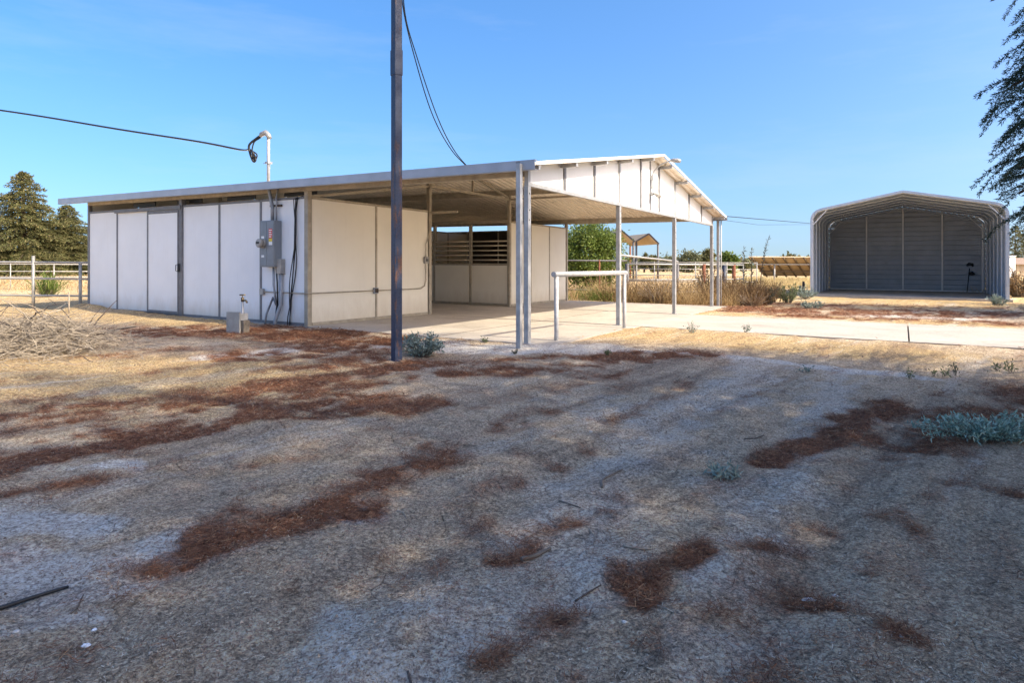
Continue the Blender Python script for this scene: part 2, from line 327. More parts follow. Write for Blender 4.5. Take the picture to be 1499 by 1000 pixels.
PAL = [([(0, 785), (105, 768)], .09, 1), ([(0, 848), (130, 828), (265, 790)], .14, 1), ([(80, 690), (220, 690)], .07, .8), ([(285, 522), (420, 515)], .15, 1),
       ([(600, 505), (690, 511), (760, 513), (880, 508)], .26, 1.1), ([(880, 516), (1000, 519), (1120, 526), (1250, 546), (1350, 552)], .12, 1), ([(1120, 530), (960, 640), (780, 820), (580, 1000)], .28, .55), ([(1230, 545), (1130, 700), (1000, 1000)], .16, .5),
       ([(850, 585), (960, 620), (1000, 600)], .35, .45), ([(560, 930), (640, 960)], .15, .7), ([(460, 742), (510, 735)], .05, 1), ([(1020, 850), (1060, 830)], .08, .6), ([(60, 900), (0, 915)], .06, .7),
       ([(1300, 462), (1400, 466)], .5, .8), ([(1000, 560), (1150, 575)], .3, .35), ([(140, 655), (240, 650)], .08, .3), ([(330, 610), (200, 690), (0, 790)], .3, .25)]
STRAW_SUN = [([(-100, 540), (60, 545), (330, 556)], .9, 1), ([(-100, 470), (120, 465), (330, 470)], .8, .9), ([(380, 612), (560, 600)], .25, .5), ([(905, 488), (1100, 500), (1300, 515)], .8, .8), ([(1050, 458), (1200, 464), (1450, 476)], .35, .9),
       ([(240, 490), (400, 500)], .5, .5), ([(100, 640), (500, 700)], .5, .35), ([(1000, 460), (1060, 459)], .5, 1)]  # dry straw tone, with the sunlit patches of the yard coloured in
def field(x, y, strokes):
    r = np.zeros(np.shape(x))
    for pts, wd, s in strokes:
        P = [G(*p) for p in pts]; d = seg_dist(x, y, P); r = np.maximum(r, s * np.clip(1.3 - d / (wd * 2.1), 0, 1))
    return r
def masks(x, y):
    wx = x + (fbm(x, y, 1.7) - .5) * .7; wy = y + (fbm(x + 40, y - 31, 1.7) - .5) * .7
    ca, sa = math.cos(R(50)), math.sin(R(50)); al = x * ca + y * sa; ac = y * ca - x * sa      # along and across the drive
    stk = fbm(al * .42 + 3, ac * 1.6, 2.4, 4); cl_ = fbm(x + 5, y, 6.5, 4)
    lit = field(wx, wy, LIT) * np.clip((stk * .5 + cl_ * .5) * 5.4 - 1.85, .10, 1.25)
    lit = np.maximum(lit, np.clip(stk * 3.2 - 1.85, 0, .42) * (np.hypot(x, y) < 14)); pal = field(wx, wy, PAL); st = field(wx, wy, STRAW_SUN)
    far = np.clip((y - 14) / 8, 0, 1); lf = np.clip((-x - 8) / 3, 0, 1) * np.clip((y - 8) / 4, 0, 1)
    st = np.maximum(st, np.maximum(far * .95, lf))
    lit = np.maximum(lit, .34 * fbm(x, y, .9) * (y < 12) * (np.hypot(x, y) < 14) + .3 * np.clip(fbm(x * .6 + y * .5, y * .5 - x * .3, 2.5) - .5, 0, 1))
    return lit, pal, st
def gz(x, y):
    x = np.asarray(x, float); y = np.asarray(y, float)
    dx = x - P0[0]; dy = y - P0[1]; u = dx * U[0] + dy * U[1]; v = dx * V[0] + dy * V[1]
    inside = ((u > -13.1) & (u < .6) & (v > -.4) & (v < 11.3)) | ((u > -1) & (u < 40) & (v > 3.4) & (v < 7.6))
    dist = np.hypot(x, y); n = (fbm(x, y, .7) - .5) * .09 + (fbm(x, y, 3.1, 3) - .5) * .045 + (fbm(x + 9, y, 9, 2) - .5) * .018
    tr = 0
    for off in (-.75, .75):
        pts = [tuple(G(1250, 560) + np.array([off * .8, -off * .5])), tuple(G(1020, 700) + np.array([off * .8, -off * .5])), tuple(np.array([-.9, .6]) + np.array([off * .8, -off * .5]))]
        d = seg_dist(x + (fbm(x, y, .8) - .5) * .3, y, pts); tr = tr - .022 * np.exp(-(d / .13) ** 2) + .010 * np.exp(-((d - .26) / .1) ** 2)
    wob = (fbm(x + 3, y, 1.9, 4) - .5) * .36
    ub = np.minimum(np.minimum(u + 13.0, .42 - u), np.minimum(v + .10, 11.2 - v)); up = np.minimum(np.minimum(u, 38 - u), np.minimum(v - 3.70, 7.42 - v))
    k = np.maximum(ub, up) + wob - .06                      # metres inside the concrete, with a ragged edge
    near = np.exp(-np.clip(-k, 0, 9) / .45); n = (n + tr) * (1 - .8 * near) + near * (.036 + .02 * (fbm(x, y, 5, 2) - .5)); n = np.where(k > 0, n - np.clip(k / .12, 0, 1) * .09, n)
    h = .16 * np.exp(-(((u + 12.5) / .55) ** 2 + ((v + .3) / .35) ** 2)) + .06 * np.exp(-(((u + 11) / 1.8) ** 2 + ((v + .2) / .5) ** 2))
    return shear_z(x) + n * np.clip(1.2 - dist / 60, .3, 1) + h - .004
rad = np.concatenate([[0.002, .3], np.geomspace(.6, 900, 420)])
fr = np.arange(-48, 48.01, .25); ang = np.radians(np.concatenate([fr, np.arange(51, 312, 3)]))
na, nr = len(ang), len(rad)
RR, AA = np.meshgrid(rad, ang, indexing='ij'); GXs = RR * np.sin(AA); GYs = RR * np.cos(AA)
GZs = gz(GXs, GYs); co = np.stack([GXs, GYs, GZs], -1).reshape(-1, 3)
idx = np.arange(nr * na).reshape(nr, na); a0 = idx[:-1]; b0 = idx[1:]
F = np.stack([a0, np.roll(a0, -1, 1), np.roll(b0, -1, 1), b0], -1).reshape(-1, 4)[:, ::-1]
me = bpy.data.meshes.new('ground'); me.vertices.add(len(co)); me.vertices.foreach_set('co', co.astype(np.float32).ravel())
me.loops.add(F.size); me.loops.foreach_set('vertex_index', F.astype(np.int32).ravel()); me.polygons.add(len(F))
me.polygons.foreach_set('loop_start', np.arange(0, F.size, 4, dtype=np.int32)); me.polygons.foreach_set('loop_total', np.full(len(F), 4, np.int32))
me.polygons.foreach_set('use_smooth', np.ones(len(F), bool))
for nme, arr in zip(('litter', 'pale', 'straw'), masks(GXs, GYs)):
    at_ = me.attributes.new(nme, 'FLOAT', 'POINT'); at_.data.foreach_set('value', arr.astype(np.float32).ravel())
me.materials.append(M['ground']); me.update(calc_edges=True)
go = bpy.data.objects.new('ground', me); C.objects.link(go); go['kind'] = 'structure'

# ------------------------------------------------------------------ barn
T = lambda u, v, z: (u, v, z + float(shear_z(P0[0] + u * U[0] + v * V[0])))
UL, US, BAY, TOP = -12.89, -4.813, 3.658, 2.49
W6 = (US - UL) / 6; V3 = 3 * BAY; RID = V3 / 2; EAVE, RZ = 0.35, 3.68
def roofz(u, v): return RZ - abs(v - RID) * 0.168 - 0.0079 * (u - .3)
barn_n = [0]
def bthing(name, label, cat, u, v, z=0.0, group=None):   # a thing that stands in the barn's axes
    p = b2w(u, v); return empty(name, (p[0], p[1], z + float(shear_z(p[0]))), label, cat, group, -A)
def BT(e_u, e_v, e_z=0.0):                               # barn coordinates -> that thing's own
    zs = e_z + float(shear_z((b2w(e_u, e_v))[0]))
    return lambda u, v, z: (u - e_u, v - e_v, z + float(shear_z(P0[0] + u * U[0] + v * V[0])) - zs)
def struct(mb, name, mat):
    o = mb.build(name, mat, None, T); o.location = (P0[0], P0[1], 0); o.rotation_euler = (0, 0, -A); o['kind'] = 'structure'; return o
# concrete under and beside the barn
mb = MB(); rng = np.random.RandomState(5)
us = np.linspace(-13.0, .42, 46); fe = [-.12 + .10 * float(fbm(x_, 3., 1.1)) for x_ in us]
for i in range(45):
    mb.hexa([(us[i], fe[i], -.2), (us[i + 1], fe[i + 1], -.2), (us[i + 1], 11.2, -.2), (us[i], 11.2, -.2), (us[i], fe[i], .028), (us[i + 1], fe[i + 1], .028), (us[i + 1], 11.2, .028), (us[i], 11.2, .028)])
struct(mb, 'concrete_floor', M['concrete'])
mb = MB()
for a_, b_ in ((.426, 4.93), (4.955, 12.0), (12.02, 24.0), (24.02, 38)):
    mb.box((a_, 3.70, -.2), (b_, 7.42, .024))
struct(mb, 'concrete_path', M['concrete'])
mb = MB()
for v_ in (BAY, 2 * BAY): mb.box((US, v_ - .007, .0), (.42, v_ + .007, .031))
mb.box((-1.75 - .007, 0, .0), (-1.75 + .007, BAY - .01, .031)); mb.box((-1.75 - .007, BAY + .01, .0), (-1.75 + .007, 2 * BAY - .01, .031))
struct(mb, 'floor_joints', M['joint'])

barn = empty('barn', (P0[0], P0[1], 0), 'long white-panelled horse barn with low metal gable roof and open right bay', 'barn', None, -A)
def bp(mb, name, mat, parent=None, label=None, bevel=0): return mb.build(name, mat, parent or barn, T, bevel, label)
def sheet(v0, v1):
    mb = MB(); p = .18; u0, u1 = UL - .72, .33; n = int((u1 - u0) / p); pts = []
    for i in range(n + 1):
        for du, h in ((0, 0), (.07, 0), (.10, .045), (.15, .045)):
            x = u0 + i * p + du
            if x <= u1: pts.append((x, h))
    vs_ = np.linspace(v0, v1, 7); i0 = len(mb.v)
    for vv in vs_:
        for x, h in pts: mb.v.append((x, vv, roofz(x, vv) - .036 + h))
    k = len(pts)
    for j in range(6):
        for i in range(k - 1):
            f = (i0 + j * k + i, i0 + j * k + i + 1, i0 + (j + 1) * k + i + 1, i0 + (j + 1) * k + i); mb.f.append(f); mb.s.append(False)
    return mb
ro = bp(sheet(-EAVE, RID), 'roof', M['roof']); ro2 = bp(sheet(RID, V3 + EAVE), 'roof', M['roof'])
for o in (ro, ro2):
    sm = o.modifiers.new('thick', 'SOLIDIFY'); sm.thickness = .004; sm.offset = -1
mb = MB()                                         # ridge cap
for s_ in (-1, 1):
    a_ = [(u, RID + s_ * d, roofz(u, RID + s_ * d) + .012) for u in (UL - .73,) for d in (0, .2)]
    b_ = [(u, RID + s_ * d, roofz(u, RID + s_ * d) + .012) for u in (.345,) for d in (0, .2)]
    mb.face([a_[0], a_[1], b_[1], b_[0]])
rc = bp(mb, 'ridge_cap', M['whitetrim']); sm = rc.modifiers.new('thick', 'SOLIDIFY'); sm.thickness = .006
for s_, v_ in ((-1, -EAVE), (1, V3 + EAVE)):      # channel-shaped eave gutter, front and back
    mb = MB(); ua, ub_ = UL - .74, .36
    def strip(va, za, vb, zb, t=.006):
        mb.hexa([(ua, va, roofz(ua, v_) + za), (ub_, va, roofz(ub_, v_) + za), (ub_, va + t, roofz(ub_, v_) + za), (ua, va + t, roofz(ua, v_) + za),
                 (ua, vb, roofz(ua, v_) + zb), (ub_, vb, roofz(ub_, v_) + zb), (ub_, vb + t, roofz(ub_, v_) + zb), (ua, vb + t, roofz(ua, v_) + zb)])
    strip(v_ + s_ * .06, -.105, v_ + s_ * .06, .028)
    for za in (-.112, .028):
        mb.hexa([(ua, v_ + s_ * .055, roofz(ua, v_) + za), (ub_, v_ + s_ * .055, roofz(ub_, v_) + za), (ub_, v_ - s_ * .02, roofz(ub_, v_) + za), (ua, v_ - s_ * .02, roofz(ua, v_) + za),
                 (ua, v_ + s_ * .055, roofz(ua, v_) + za + .007), (ub_, v_ + s_ * .055, roofz(ub_, v_) + za + .007), (ub_, v_ - s_ * .02, roofz(ub_, v_) + za + .007), (ua, v_ - s_ * .02, roofz(ua, v_) + za + .007)])
    bp(mb, 'gutter', M['fascia'])
mb = MB()                                         # white verge trim on the open gable
for va, vb in ((-EAVE, RID), (RID, V3 + EAVE)):
    u = .338; mb.hexa([(u, va, roofz(u, va) - .034), (u + .012, va, roofz(u, va) - .034), (u + .012, vb, roofz(u, vb) - .034), (u, vb, roofz(u, vb) - .034),
                       (u, va, roofz(u, va) + .018), (u + .012, va, roofz(u, va) + .018), (u + .012, vb, roofz(u, vb) + .018), (u, vb, roofz(u, vb) + .018)])
bp(mb, 'verge_trim', M['whitetrim'])
# long beams under the sheets
def beam(v_, drop, h, wd, u0, u1, name='beam', mat='frame_tan'):
    mb = MB(); mb.hexa([(u0, v_ - wd, roofz(u0, v_) - drop - h), (u1, v_ - wd, roofz(u1, v_) - drop - h), (u1, v_ + wd, roofz(u1, v_) - drop - h), (u0, v_ + wd, roofz(u0, v_) - drop - h),
                        (u0, v_ - wd, roofz(u0, v_) - drop), (u1, v_ - wd, roofz(u1, v_) - drop), (u1, v_ + wd, roofz(u1, v_) - drop), (u0, v_ + wd, roofz(u0, v_) - drop)])
    bp(mb, name, M[mat])
for v_ in (0, BAY, 2 * BAY, V3): beam(v_, .05, .15, .035, UL - .05, -.06)
beam(RID, .045, .10, .03, UL - .05, -.06)
beam(-EAVE + .03, .045, .06, .025, UL - .70, .25)
for k in range(10):                               # lookout stubs holding the gable overhang
    v_ = -.2 + k * (V3 + .4) / 9
    mb = MB(); z = roofz(.2, v_) - .045
    mb.box((.032, v_ - .03, z - .065), (.325, v_ + .03, z - .006)); bp(mb, 'purlin_end', M['galv'])
# gable wall
st = [k * V3 / 9 for k in range(10)]
GB = 2.47
for a_, b_ in zip(st[:-1], st[1:]):
    mb = MB(); ss = [a_ + .037] + ([RID] if a_ < RID < b_ else []) + [b_ - .037]
    for s0, s1 in zip(ss[:-1], ss[1:]):
        mb.hexa([(-.012, s0, GB), (.012, s0, GB), (.012, s1, GB), (-.012, s1, GB), (-.012, s0, roofz(0, s0) - .04), (.012, s0, roofz(0, s0) - .04), (.012, s1, roofz(0, s1) - .04), (-.012, s1, roofz(0, s1) - .04)])
    bp(mb, 'gable_panel', M['panel'])
for k, v_ in enumerate(st):
    if k % 3 == 0: continue
    mb = MB(); mb.box((-.025, v_ - .036, GB + .003), (.032, v_ + .036, roofz(0, v_) - .05)); bp(mb, 'stud', M['stud'])
mb = MB(); mb.box((-.028, RID - .022, GB + .003), (.03, RID + .022, roofz(0, RID) - .06)); bp(mb, 'stud', M['stud'])
mb = MB(); mb.box((-.035, -.03, GB - .055), (.035, V3 + .03, GB)); bp(mb, 'gable_rail', M['galv'])
for k in range(4):
    v_ = k * BAY; p = bp(MB().box((-.042, v_ - .042, .02), (.042, v_ + .042, GB - .058)), 'post', M['galv'], bevel=.006)
    bp(MB().box((-.03, v_ - .033, GB - .055), (.036, v_ + .033, roofz(0, v_) - .055)), 'post', M['galv'])
    bp(MB().box((-.09, v_ - .09, .026), (.09, v_ + .09, .036)), 'foot_plate', M['galv'], p)
    for z in (1.9, 2.05, 2.3): bp(MB().tube([(.04, v_ - .01, z), (.047, v_ - .01, z)], .011, 8), 'bolt', M['black'], p)
for v_, uu in ((-.44, .12), (V3 + .36, .10)):
    z1 = roofz(uu, -.35) - (.02 if v_ < 0 else .11)
    p = bp(MB().box((uu - .037, v_ - .037, -.03), (uu + .037, v_ + .037, z1)), 'post', M['galv'], bevel=.006)
    for du in (-.03, -.01, .01, .03): bp(MB().tube([(uu + du, v_ - .036, z1 + .006), (uu + du, v_ - .036, z1 + .028)], .004, 6), 'bolt', M['black'], p)
bp(MB().tube([(.18, V3 + .40, .0), (.18, V3 + .40, roofz(0, -.35) - .05)], .018, 8), 'downpipe', M['galv'])
# walls of panels: generic line of panels with channels
def wall(p0, p1, n, z0, z1, mat, fmat, post=.03, t=.02, mids=True, pan='wall_panel'):
    p0 = np.array(p0, float); p1 = np.array(p1, float); d = (p1 - p0); Ln = np.linalg.norm(d); d = d / Ln; nrm = np.array([-d[1], d[0]])
    def bx(s0, s1, za, zb, th):
        a = p0 + d * s0; b = p0 + d * s1; q = [a - nrm * th, b - nrm * th, b + nrm * th, a + nrm * th]
        return MB().hexa([(x[0], x[1], za) for x in q] + [(x[0], x[1], zb) for x in q])
    for i in range(n):
        a, b = Ln * i / n, Ln * (i + 1) / n
        bp(bx(a + post, b - post, z0 + .05, z1 - .035, t), pan, M[mat])
        bp(bx(a + post, b - post, z0 - .01, z0 + .049, t + .012), 'sill_channel', M[fmat]); bp(bx(a + post, b - post, z1 - .034, z1 + .012, t + .012), 'top_channel', M[fmat])
    if mids:
        for i in range(1, n): bp(bx(Ln * i / n - post + .002, Ln * i / n + post - .002, z0 - .008, z1, t + .009), 'stud', M[fmat])
def post(u, v, z0, z1, s=.045, mat='frame_tan'): return bp(MB().box((u - s, v - s, z0), (u + s, v + s, z1)), 'post', M[mat], bevel=.005)
wall((UL, 0), (US, 0), 6, .035, TOP, 'panel', 'stud', .032, mids=True)
# sliding door leaf mounted in front of the third panel
ua, ub_ = UL + 2 * W6 + .03, UL + 3 * W6 - .06
mb = MB().box((ua + .05, -.062, .13), (ub_ - .05, -.040, 2.34)); dr = bp(mb, 'door', M['panel'])
mb = MB()
for q in (((ua, -.070, .075), (ua + .05, -.036, 2.40)), ((ub_ - .05, -.070, .075), (ub_, -.036, 2.40)), ((ua + .051, -.068, .075), (ub_ - .051, -.036, .13)), ((ua + .051, -.068, 2.34), (ub_ - .051, -.036, 2.40))): mb.box(*q)
bp(mb, 'door_frame', M['stud'], dr)
bp(MB().box((UL + W6 - .02, -.085, 2.415), (UL + 3 * W6 + .02, -.035, 2.50)), 'door_track', M['stud'])
mb = MB().box((ub_ + .005, -.10, 1.02), (ub_ + .05, -.072, 1.20)).tube([(ub_ - .02, -.078, 1.18), (ub_ - .02, -.12, 1.17), (ub_ - .02, -.12, 1.04), (ub_ - .02, -.078, 1.03)], .008, 6)
bp(mb, 'latch', M['black'], dr)
post(UL + 3 * W6, -.012, .0, roofz(-8.8, 0) - .2, .052, 'stud')
post(UL, 0, .0, roofz(UL, 0) - .2, .04, 'stud'); post(US, 0, .0, roofz(US, 0) - .2, .05); post(UL + 3 * W6, BAY, .02, roofz(-8.8, BAY) - .2)
# stall end facing the open bay
wall((US, .05), (US, BAY - .05), 2, .04, TOP, 'panel_in', 'frame_tan'); post(US, BAY, .03, roofz(US, BAY) - .19)
bp(MB().box((US + .05, BAY - .025, 2.42), (US + .84, BAY + .025, 2.475)), 'batten_light', M['frame_tan'])
# stall fronts along the aisle, dividers, rear block
def stall_front(v_, facing):
    n = 6; ww = (US - UL) / n
    for i in range(n):
        a, b = UL + i * ww + .045, UL + (i + 1) * ww - .045; off = facing * .03 if i % 3 == 1 else 0
        pn = bp(MB().box((a, v_ - .02 + off, .10), (b, v_ + .02 + off, 1.20)), 'stall_door' if i % 3 == 1 else 'stall_panel', M['panel_in'])
        for z0, z1 in ((.04, .097), (1.203, 1.26)): bp(MB().box((a, v_ - .032 + off, z0), (b, v_ + .032 + off, z1)), 'rail', M['frame_tan'], pn)
        for z in (1.36, 1.50, 1.64, 1.78, 1.91): bp(MB().tube([(a, v_ + off, z), (b, v_ + off, z)], .021, 8), 'bar', M['bar'], pn)
        if i: post(UL + i * ww, v_, .03, 2.42, .042)
    bp(MB().box((UL, v_ - .05, 2.423), (US - .05, v_ + .05, 2.52)), 'stall_header', M['frame_tan'])
stall_front(2 * BAY, -1); stall_front(BAY, 1)
post(US, 2 * BAY, .03, roofz(US, 2 * BAY) - .19); post(US, V3, .03, roofz(US, V3) - .19)
wall((US, 2 * BAY + .05), (US, V3 - .05), 3, .04, TOP - .02, 'panel_in', 'frame_tan')
wall((US, V3), (UL, V3), 6, .04, TOP - .06, 'dark_back', 'frame_tan')
for a_, b_ in ((0, BAY), (2 * BAY, V3)):
    wall((UL + 3 * W6, a_ + .06), (UL + 3 * W6, b_ - .06), 3, .04, 2.35, 'panel_in', 'frame_tan')
    wall((UL, a_ + .05), (UL, b_ - .05), 3, .04, TOP, 'panel_in', 'frame_tan')
for v_ in (BAY, 2 * BAY, V3): post(UL, v_, .03, roofz(UL, v_) - .19)
for a_, b_ in zip(st[:-1], st[1:]):
    mb = MB(); ss = [a_ + .02] + ([RID] if a_ < RID < b_ else []) + [b_ - .02]
    for s0, s1 in zip(ss[:-1], ss[1:]):
        mb.hexa([(UL - .012, s0, TOP + .02), (UL + .012, s0, TOP + .02), (UL + .012, s1, TOP + .02), (UL - .012, s1, TOP + .02), (UL - .012, s0, roofz(UL, s0) - .05), (UL + .012, s0, roofz(UL, s0) - .05), (UL + .012, s1, roofz(UL, s1) - .05), (UL - .012, s1, roofz(UL, s1) - .05)])
    bp(mb, 'gable_panel', M['panel_in'])
for k in range(1, 5): bp(MB().box((UL + W6 * (k * 1.35) - .03, .13, TOP + .06), (UL + W6 * (k * 1.35) + .9, .15, TOP + .26)), 'gap_shade', M['black'])  # black strips standing in for the shadow in the gap under the eave
# open roof truss over the stall end, tie tubes
def bar_(p, q, w_=.05, name='truss_bar'): bp(MB().bar(p, q, w_, w_), name, M['frame_tan'])
zt = 3.10
bar_((US, BAY + .05, zt), (US, 2 * BAY - .05, zt), .06); bar_((US, RID, zt + .035), (US, RID, roofz(US, RID) - .15))
bar_((US, RID + .03, roofz(US, RID) - .17), (US, 2 * BAY - .05, zt + .05)); bar_((US, RID - .03, roofz(US, RID) - .17), (US, BAY + .05, zt + .05))
bar_((US + .05, 2 * BAY, zt), (-.05, 2 * BAY, zt), .055); bar_((US, .05, 2.5), (US, BAY - .05, 3.08), .05)
bar_((UL + 3 * W6, .06, 2.58), (UL + 3 * W6, BAY - .06, 2.58)); bar_((UL, BAY + .05, zt), (UL, 2 * BAY - .05, zt)); bar_((-.0, .0, 2.66), (US + .06, .0, 2.66), .05)

# ------------------------------------------------------------------ things fixed to the barn
def wallthing(name, label, cat, px, py, v=-.03, group=None):
    u, z = on_v(px, py, v); return bthing(name, label, cat, u, v, z, group), BT(u, v, z)
ua, z1 = on_v(391.5, 324, -.03); ub_, z0 = on_v(414, 391, -.03); ub_ = ua + .42
e, t_ = wallthing('electrical_panel', 'tall grey electrical service panel with round meter and red warning sticker on the white wall', 'electrical panel', 402, 391)
cab = MB().box((ua, -.20, z0), (ub_, -.022, z1)).build('cabinet', M['grey_box'], e, t_, .012)
MB().box((ua + .012, -.209, z0 + .03), (ua + .20, -.2005, z1 - .02)).build('door', M['grey_box'], e, t_, .004)
MB().box((ua + .21, -.209, z0 + .03), (ub_ - .012, -.2005, z1 - .02)).build('door', M['grey_box'], e, t_, .004)
zm = on_v(399, 356, -.2)[1]; um = ua + .10
mt = MB().tube([(um, -.208, zm), (um, -.25, zm)], .095, 20).build('meter', M['pipe_pale'], e, t_)
MB().tube([(um, -.25, zm), (um, -.32, zm), (um, -.335, zm)], [.083, .083, .06], 20).build('glass_cover', M['pipe_pale'], mt, t_)
MB().box((um - .045, -.338, zm - .012), (um + .045, -.3355, zm + .03)).build('dial', M['black'], mt, t_)
zl = z1 - .16
MB().box((ub_ - .15, -.2115, zl - .19), (ub_ - .05, -.2095, zl)).build('red_sticker', M['red'], e, t_)
MB().box((ub_ - .15, -.2115, zl - .25), (ub_ - .05, -.2095, zl - .193)).build('yellow_sticker', M['yellow'], e, t_)
MB().box((ub_ - .15, -.2115, zl - .32), (ub_ - .05, -.2095, zl - .253)).build('white_sticker', M['white'], e, t_)
mb = MB()
for k in range(4): mb.box((ub_ - .142, -.2130, zl - .04 - k * .042), (ub_ - .06 - .012 * (k % 2), -.2117, zl - .022 - k * .042))
mb.build('warning_text', M['white'], e, t_)
for (dx, dz) in ((.05, -.35), (.05, -.72)): MB().box((ua + dx, -.2115, z1 + dz), (ua + dx + .08, -.2095, z1 + dz + .045)).build('white_sticker', M['white'], e, t_)
um_, zb = on_v(396, 262, -.30)
e, t_ = wallthing('service_mast', 'white electrical mast with curved weatherhead rising through the eave above the grey panel', 'service mast', 397, 320)
ux, zx = on_v(393.5, 192, -.02); ux = ua + .18; zr = roofz(ux, -.15); ztop = on_v(393, 200, -.15)[1]
MB().tube([(ux + .06, -.10, z1), (ux + .06, -.10, z1 + .25), (ux, -.13, zr - .12), (ux - .01, -.14, zr - .04)], .036, 12).build('conduit', M['pvc'], e, t_)
MB().tube([(ux - .01, -.14, zr - .04), (ux - .01, -.14, ztop)], .031, 12).build('mast_pipe', M['pipe_white'], e, t_)
MB().tube([(ux + .03, -.14, ztop - .03), (ux - .01, -.14, ztop + .03), (ux - .08, -.15, ztop + .09), (ux - .18, -.17, ztop + .06), (ux - .21, -.175, ztop + .02)], [.04, .05, .055, .048, .03], 12).build('weatherhead', M['pipe_pale'], e, t_)
MB().box((ux - .05, -.19, ztop - .53), (ux + .04, -.09, ztop - .49)).tube([(ux - .16, -.14, ztop - .51), (ux + .12, -.14, ztop - .51)], .007, 6).build('strap', M['galv'], e, t_)
e, t_ = wallthing('wall_conduit', 'thin grey conduit strapped beside the mast above the grey panel', 'conduit', 412, 320)
MB().tube([(ub_ - .09, -.08, z1), (ub_ - .09, -.08, z1 + .3), (ub_ - .07, -.08, z1 + .36), (ub_ - .10, -.08, z1 + .42), (ub_ - .06, -.06, z1 + .66), (ub_ - .05, .02, z1 + .70)], .017, 8).build('pipe', M['pvc'], e, t_)
MB().box((ux - .07, -.062, z1 + .28), (ub_ + .02, -.024, z1 + .32)).build('strut', M['dark_branch'], e, t_)
# junction box, lower conduits, hanging cables
uj, zj = on_v(415, 391, -.1)
e, t_ = wallthing('junction_box', 'small pale grey box with thick white conduit below the lower right of the grey panel', 'junction box', 417, 392)
MB().box((ub_ - .02, -.14, z0 - .13), (ub_ + .10, -.022, z0 + .16)).build('box', M['pipe_pale'], e, t_, .008)
MB().tube([(ub_ + .04, -.08, z0 - .13), (ub_ + .04, -.08, .42), (ub_ + .0, -.10, .30), (ub_ - .05, -.14, .10), (ub_ - .05, -.15, -.06)], .038, 12).build('conduit', M['pvc'], e, t_)
for k, (lab, pts) in enumerate((('grey flexible cable bowing left from beneath the grey panel to the dirt', [(.27, -.10, z0), (.30, -.12, z0 - .35), (.38, -.12, z0 - .75), (.28, -.12, .55), (.10, -.13, .22), (.06, -.15, -.05)]),
                                ('straight dark cable running down just left of the white conduit', [(.35, -.10, z0), (.38, -.10, z0 - .3), (.40, -.10, z0 - .8), (.39, -.10, .5), (.36, -.12, .2), (.33, -.13, -.05)]))):
    e, t_ = wallthing('cable', lab, 'cable', 407, 400, group='cables below the electrical panel')
    MB().tube([(ua + p[0], p[1], p[2]) for p in pts], .021 if k == 0 else .014, 8).build('sheath', M['pvc' if k == 0 else 'black'], e, t_)
rng = random.Random(3)
ucab, ztop2 = on_v(436, 293, -.05)
e, t_ = wallthing('hanging_cables', 'loose bundle of thin black cables hanging from the eave beside the corner post', 'cables', 436, 293)
for k in range(4):
    zs_ = np.linspace(ztop2 + .02, .0, 14); pts = []
    for j, z in enumerate(zs_):
        s_ = j / 13; pts.append((ucab - .02 - .20 * s_ ** 1.4 + (k - 1.5) * .028 * math.sin(s_ * 9 + k * 1.7) - .02 * k * (s_ > .85), -.04 - .02 * k, z))
    pts = [(ucab + .02, .05, ztop2 + .09)] + pts
    MB().tube(pts, .0095, 6).build('cable', M['black'], e, t_)
u0_, zc = on_v(384, 427, -.05)
e, t_ = wallthing('wall_conduit', 'long thin conduit running level low along the white wall and round the barn corner', 'conduit', 384, 427)
MB().tube([(u0_ + .05, -.05, zc), (US - .0, -.065, zc), (US + .06, -.05, zc), (US + .065, .10, zc), (US + .055, 3.28, zc), (US + .055, 3.42, zc + .06), (US + .055, 3.47, zc + .2), (US + .055, 3.47, 1.24)], .013, 8).build('pipe', M['frame_tan'], e, t_)
MB().box((u0_ - .06, -.075, zc - .06), (u0_ + .05, -.034, zc + .06)).build('outlet_box', M['pipe_pale'], e, t_)
MB().tube([(US + .055, 3.47, 1.40), (US + .055, 3.47, 1.7), (US + .055, 3.60, 1.95), (US + .06, 3.60, 3.0), (US + .06, 3.66, 3.12)], .012, 8).build('pipe', M['frame_tan'], e, t_)
vo, zo = on_u(548.5, 425.5, US + .03)
e = bthing('outlet_box', 'small dark outlet box on the conduit halfway along the cream stall wall', 'outlet box', US + .04, vo, zo); t_ = BT(US + .04, vo, zo)
MB().box((US + .033, vo - .06, zo - .065), (US + .085, vo + .06, zo + .065)).build('box', M['pvc'], e, t_, .006)
MB().box((US + .0855, vo - .045, zo - .04), (US + .10, vo - .005, zo + .045)).build('cover', M['dark_branch'], e, t_); MB().box((US + .0855, vo + .005, zo - .04), (US + .10, vo + .045, zo + .045)).build('cover', M['dark_branch'], e, t_)
e = bthing('light_switch', 'pale square switch box at the far edge of the cream stall wall', 'light switch', US + .04, 3.5, 1.24); t_ = BT(US + .04, 3.5, 1.24)
MB().box((US + .033, 3.41, 1.24), (US + .09, 3.54, 1.40)).build('box', M['pipe_pale'], e, t_, .006)
mb = MB()
for a_ in (3.445, 3.495): mb.box((US + .0905, a_ - .012, 1.29), (US + .10, a_ + .012, 1.35))
mb.build('switch', M['black'], e, t_)
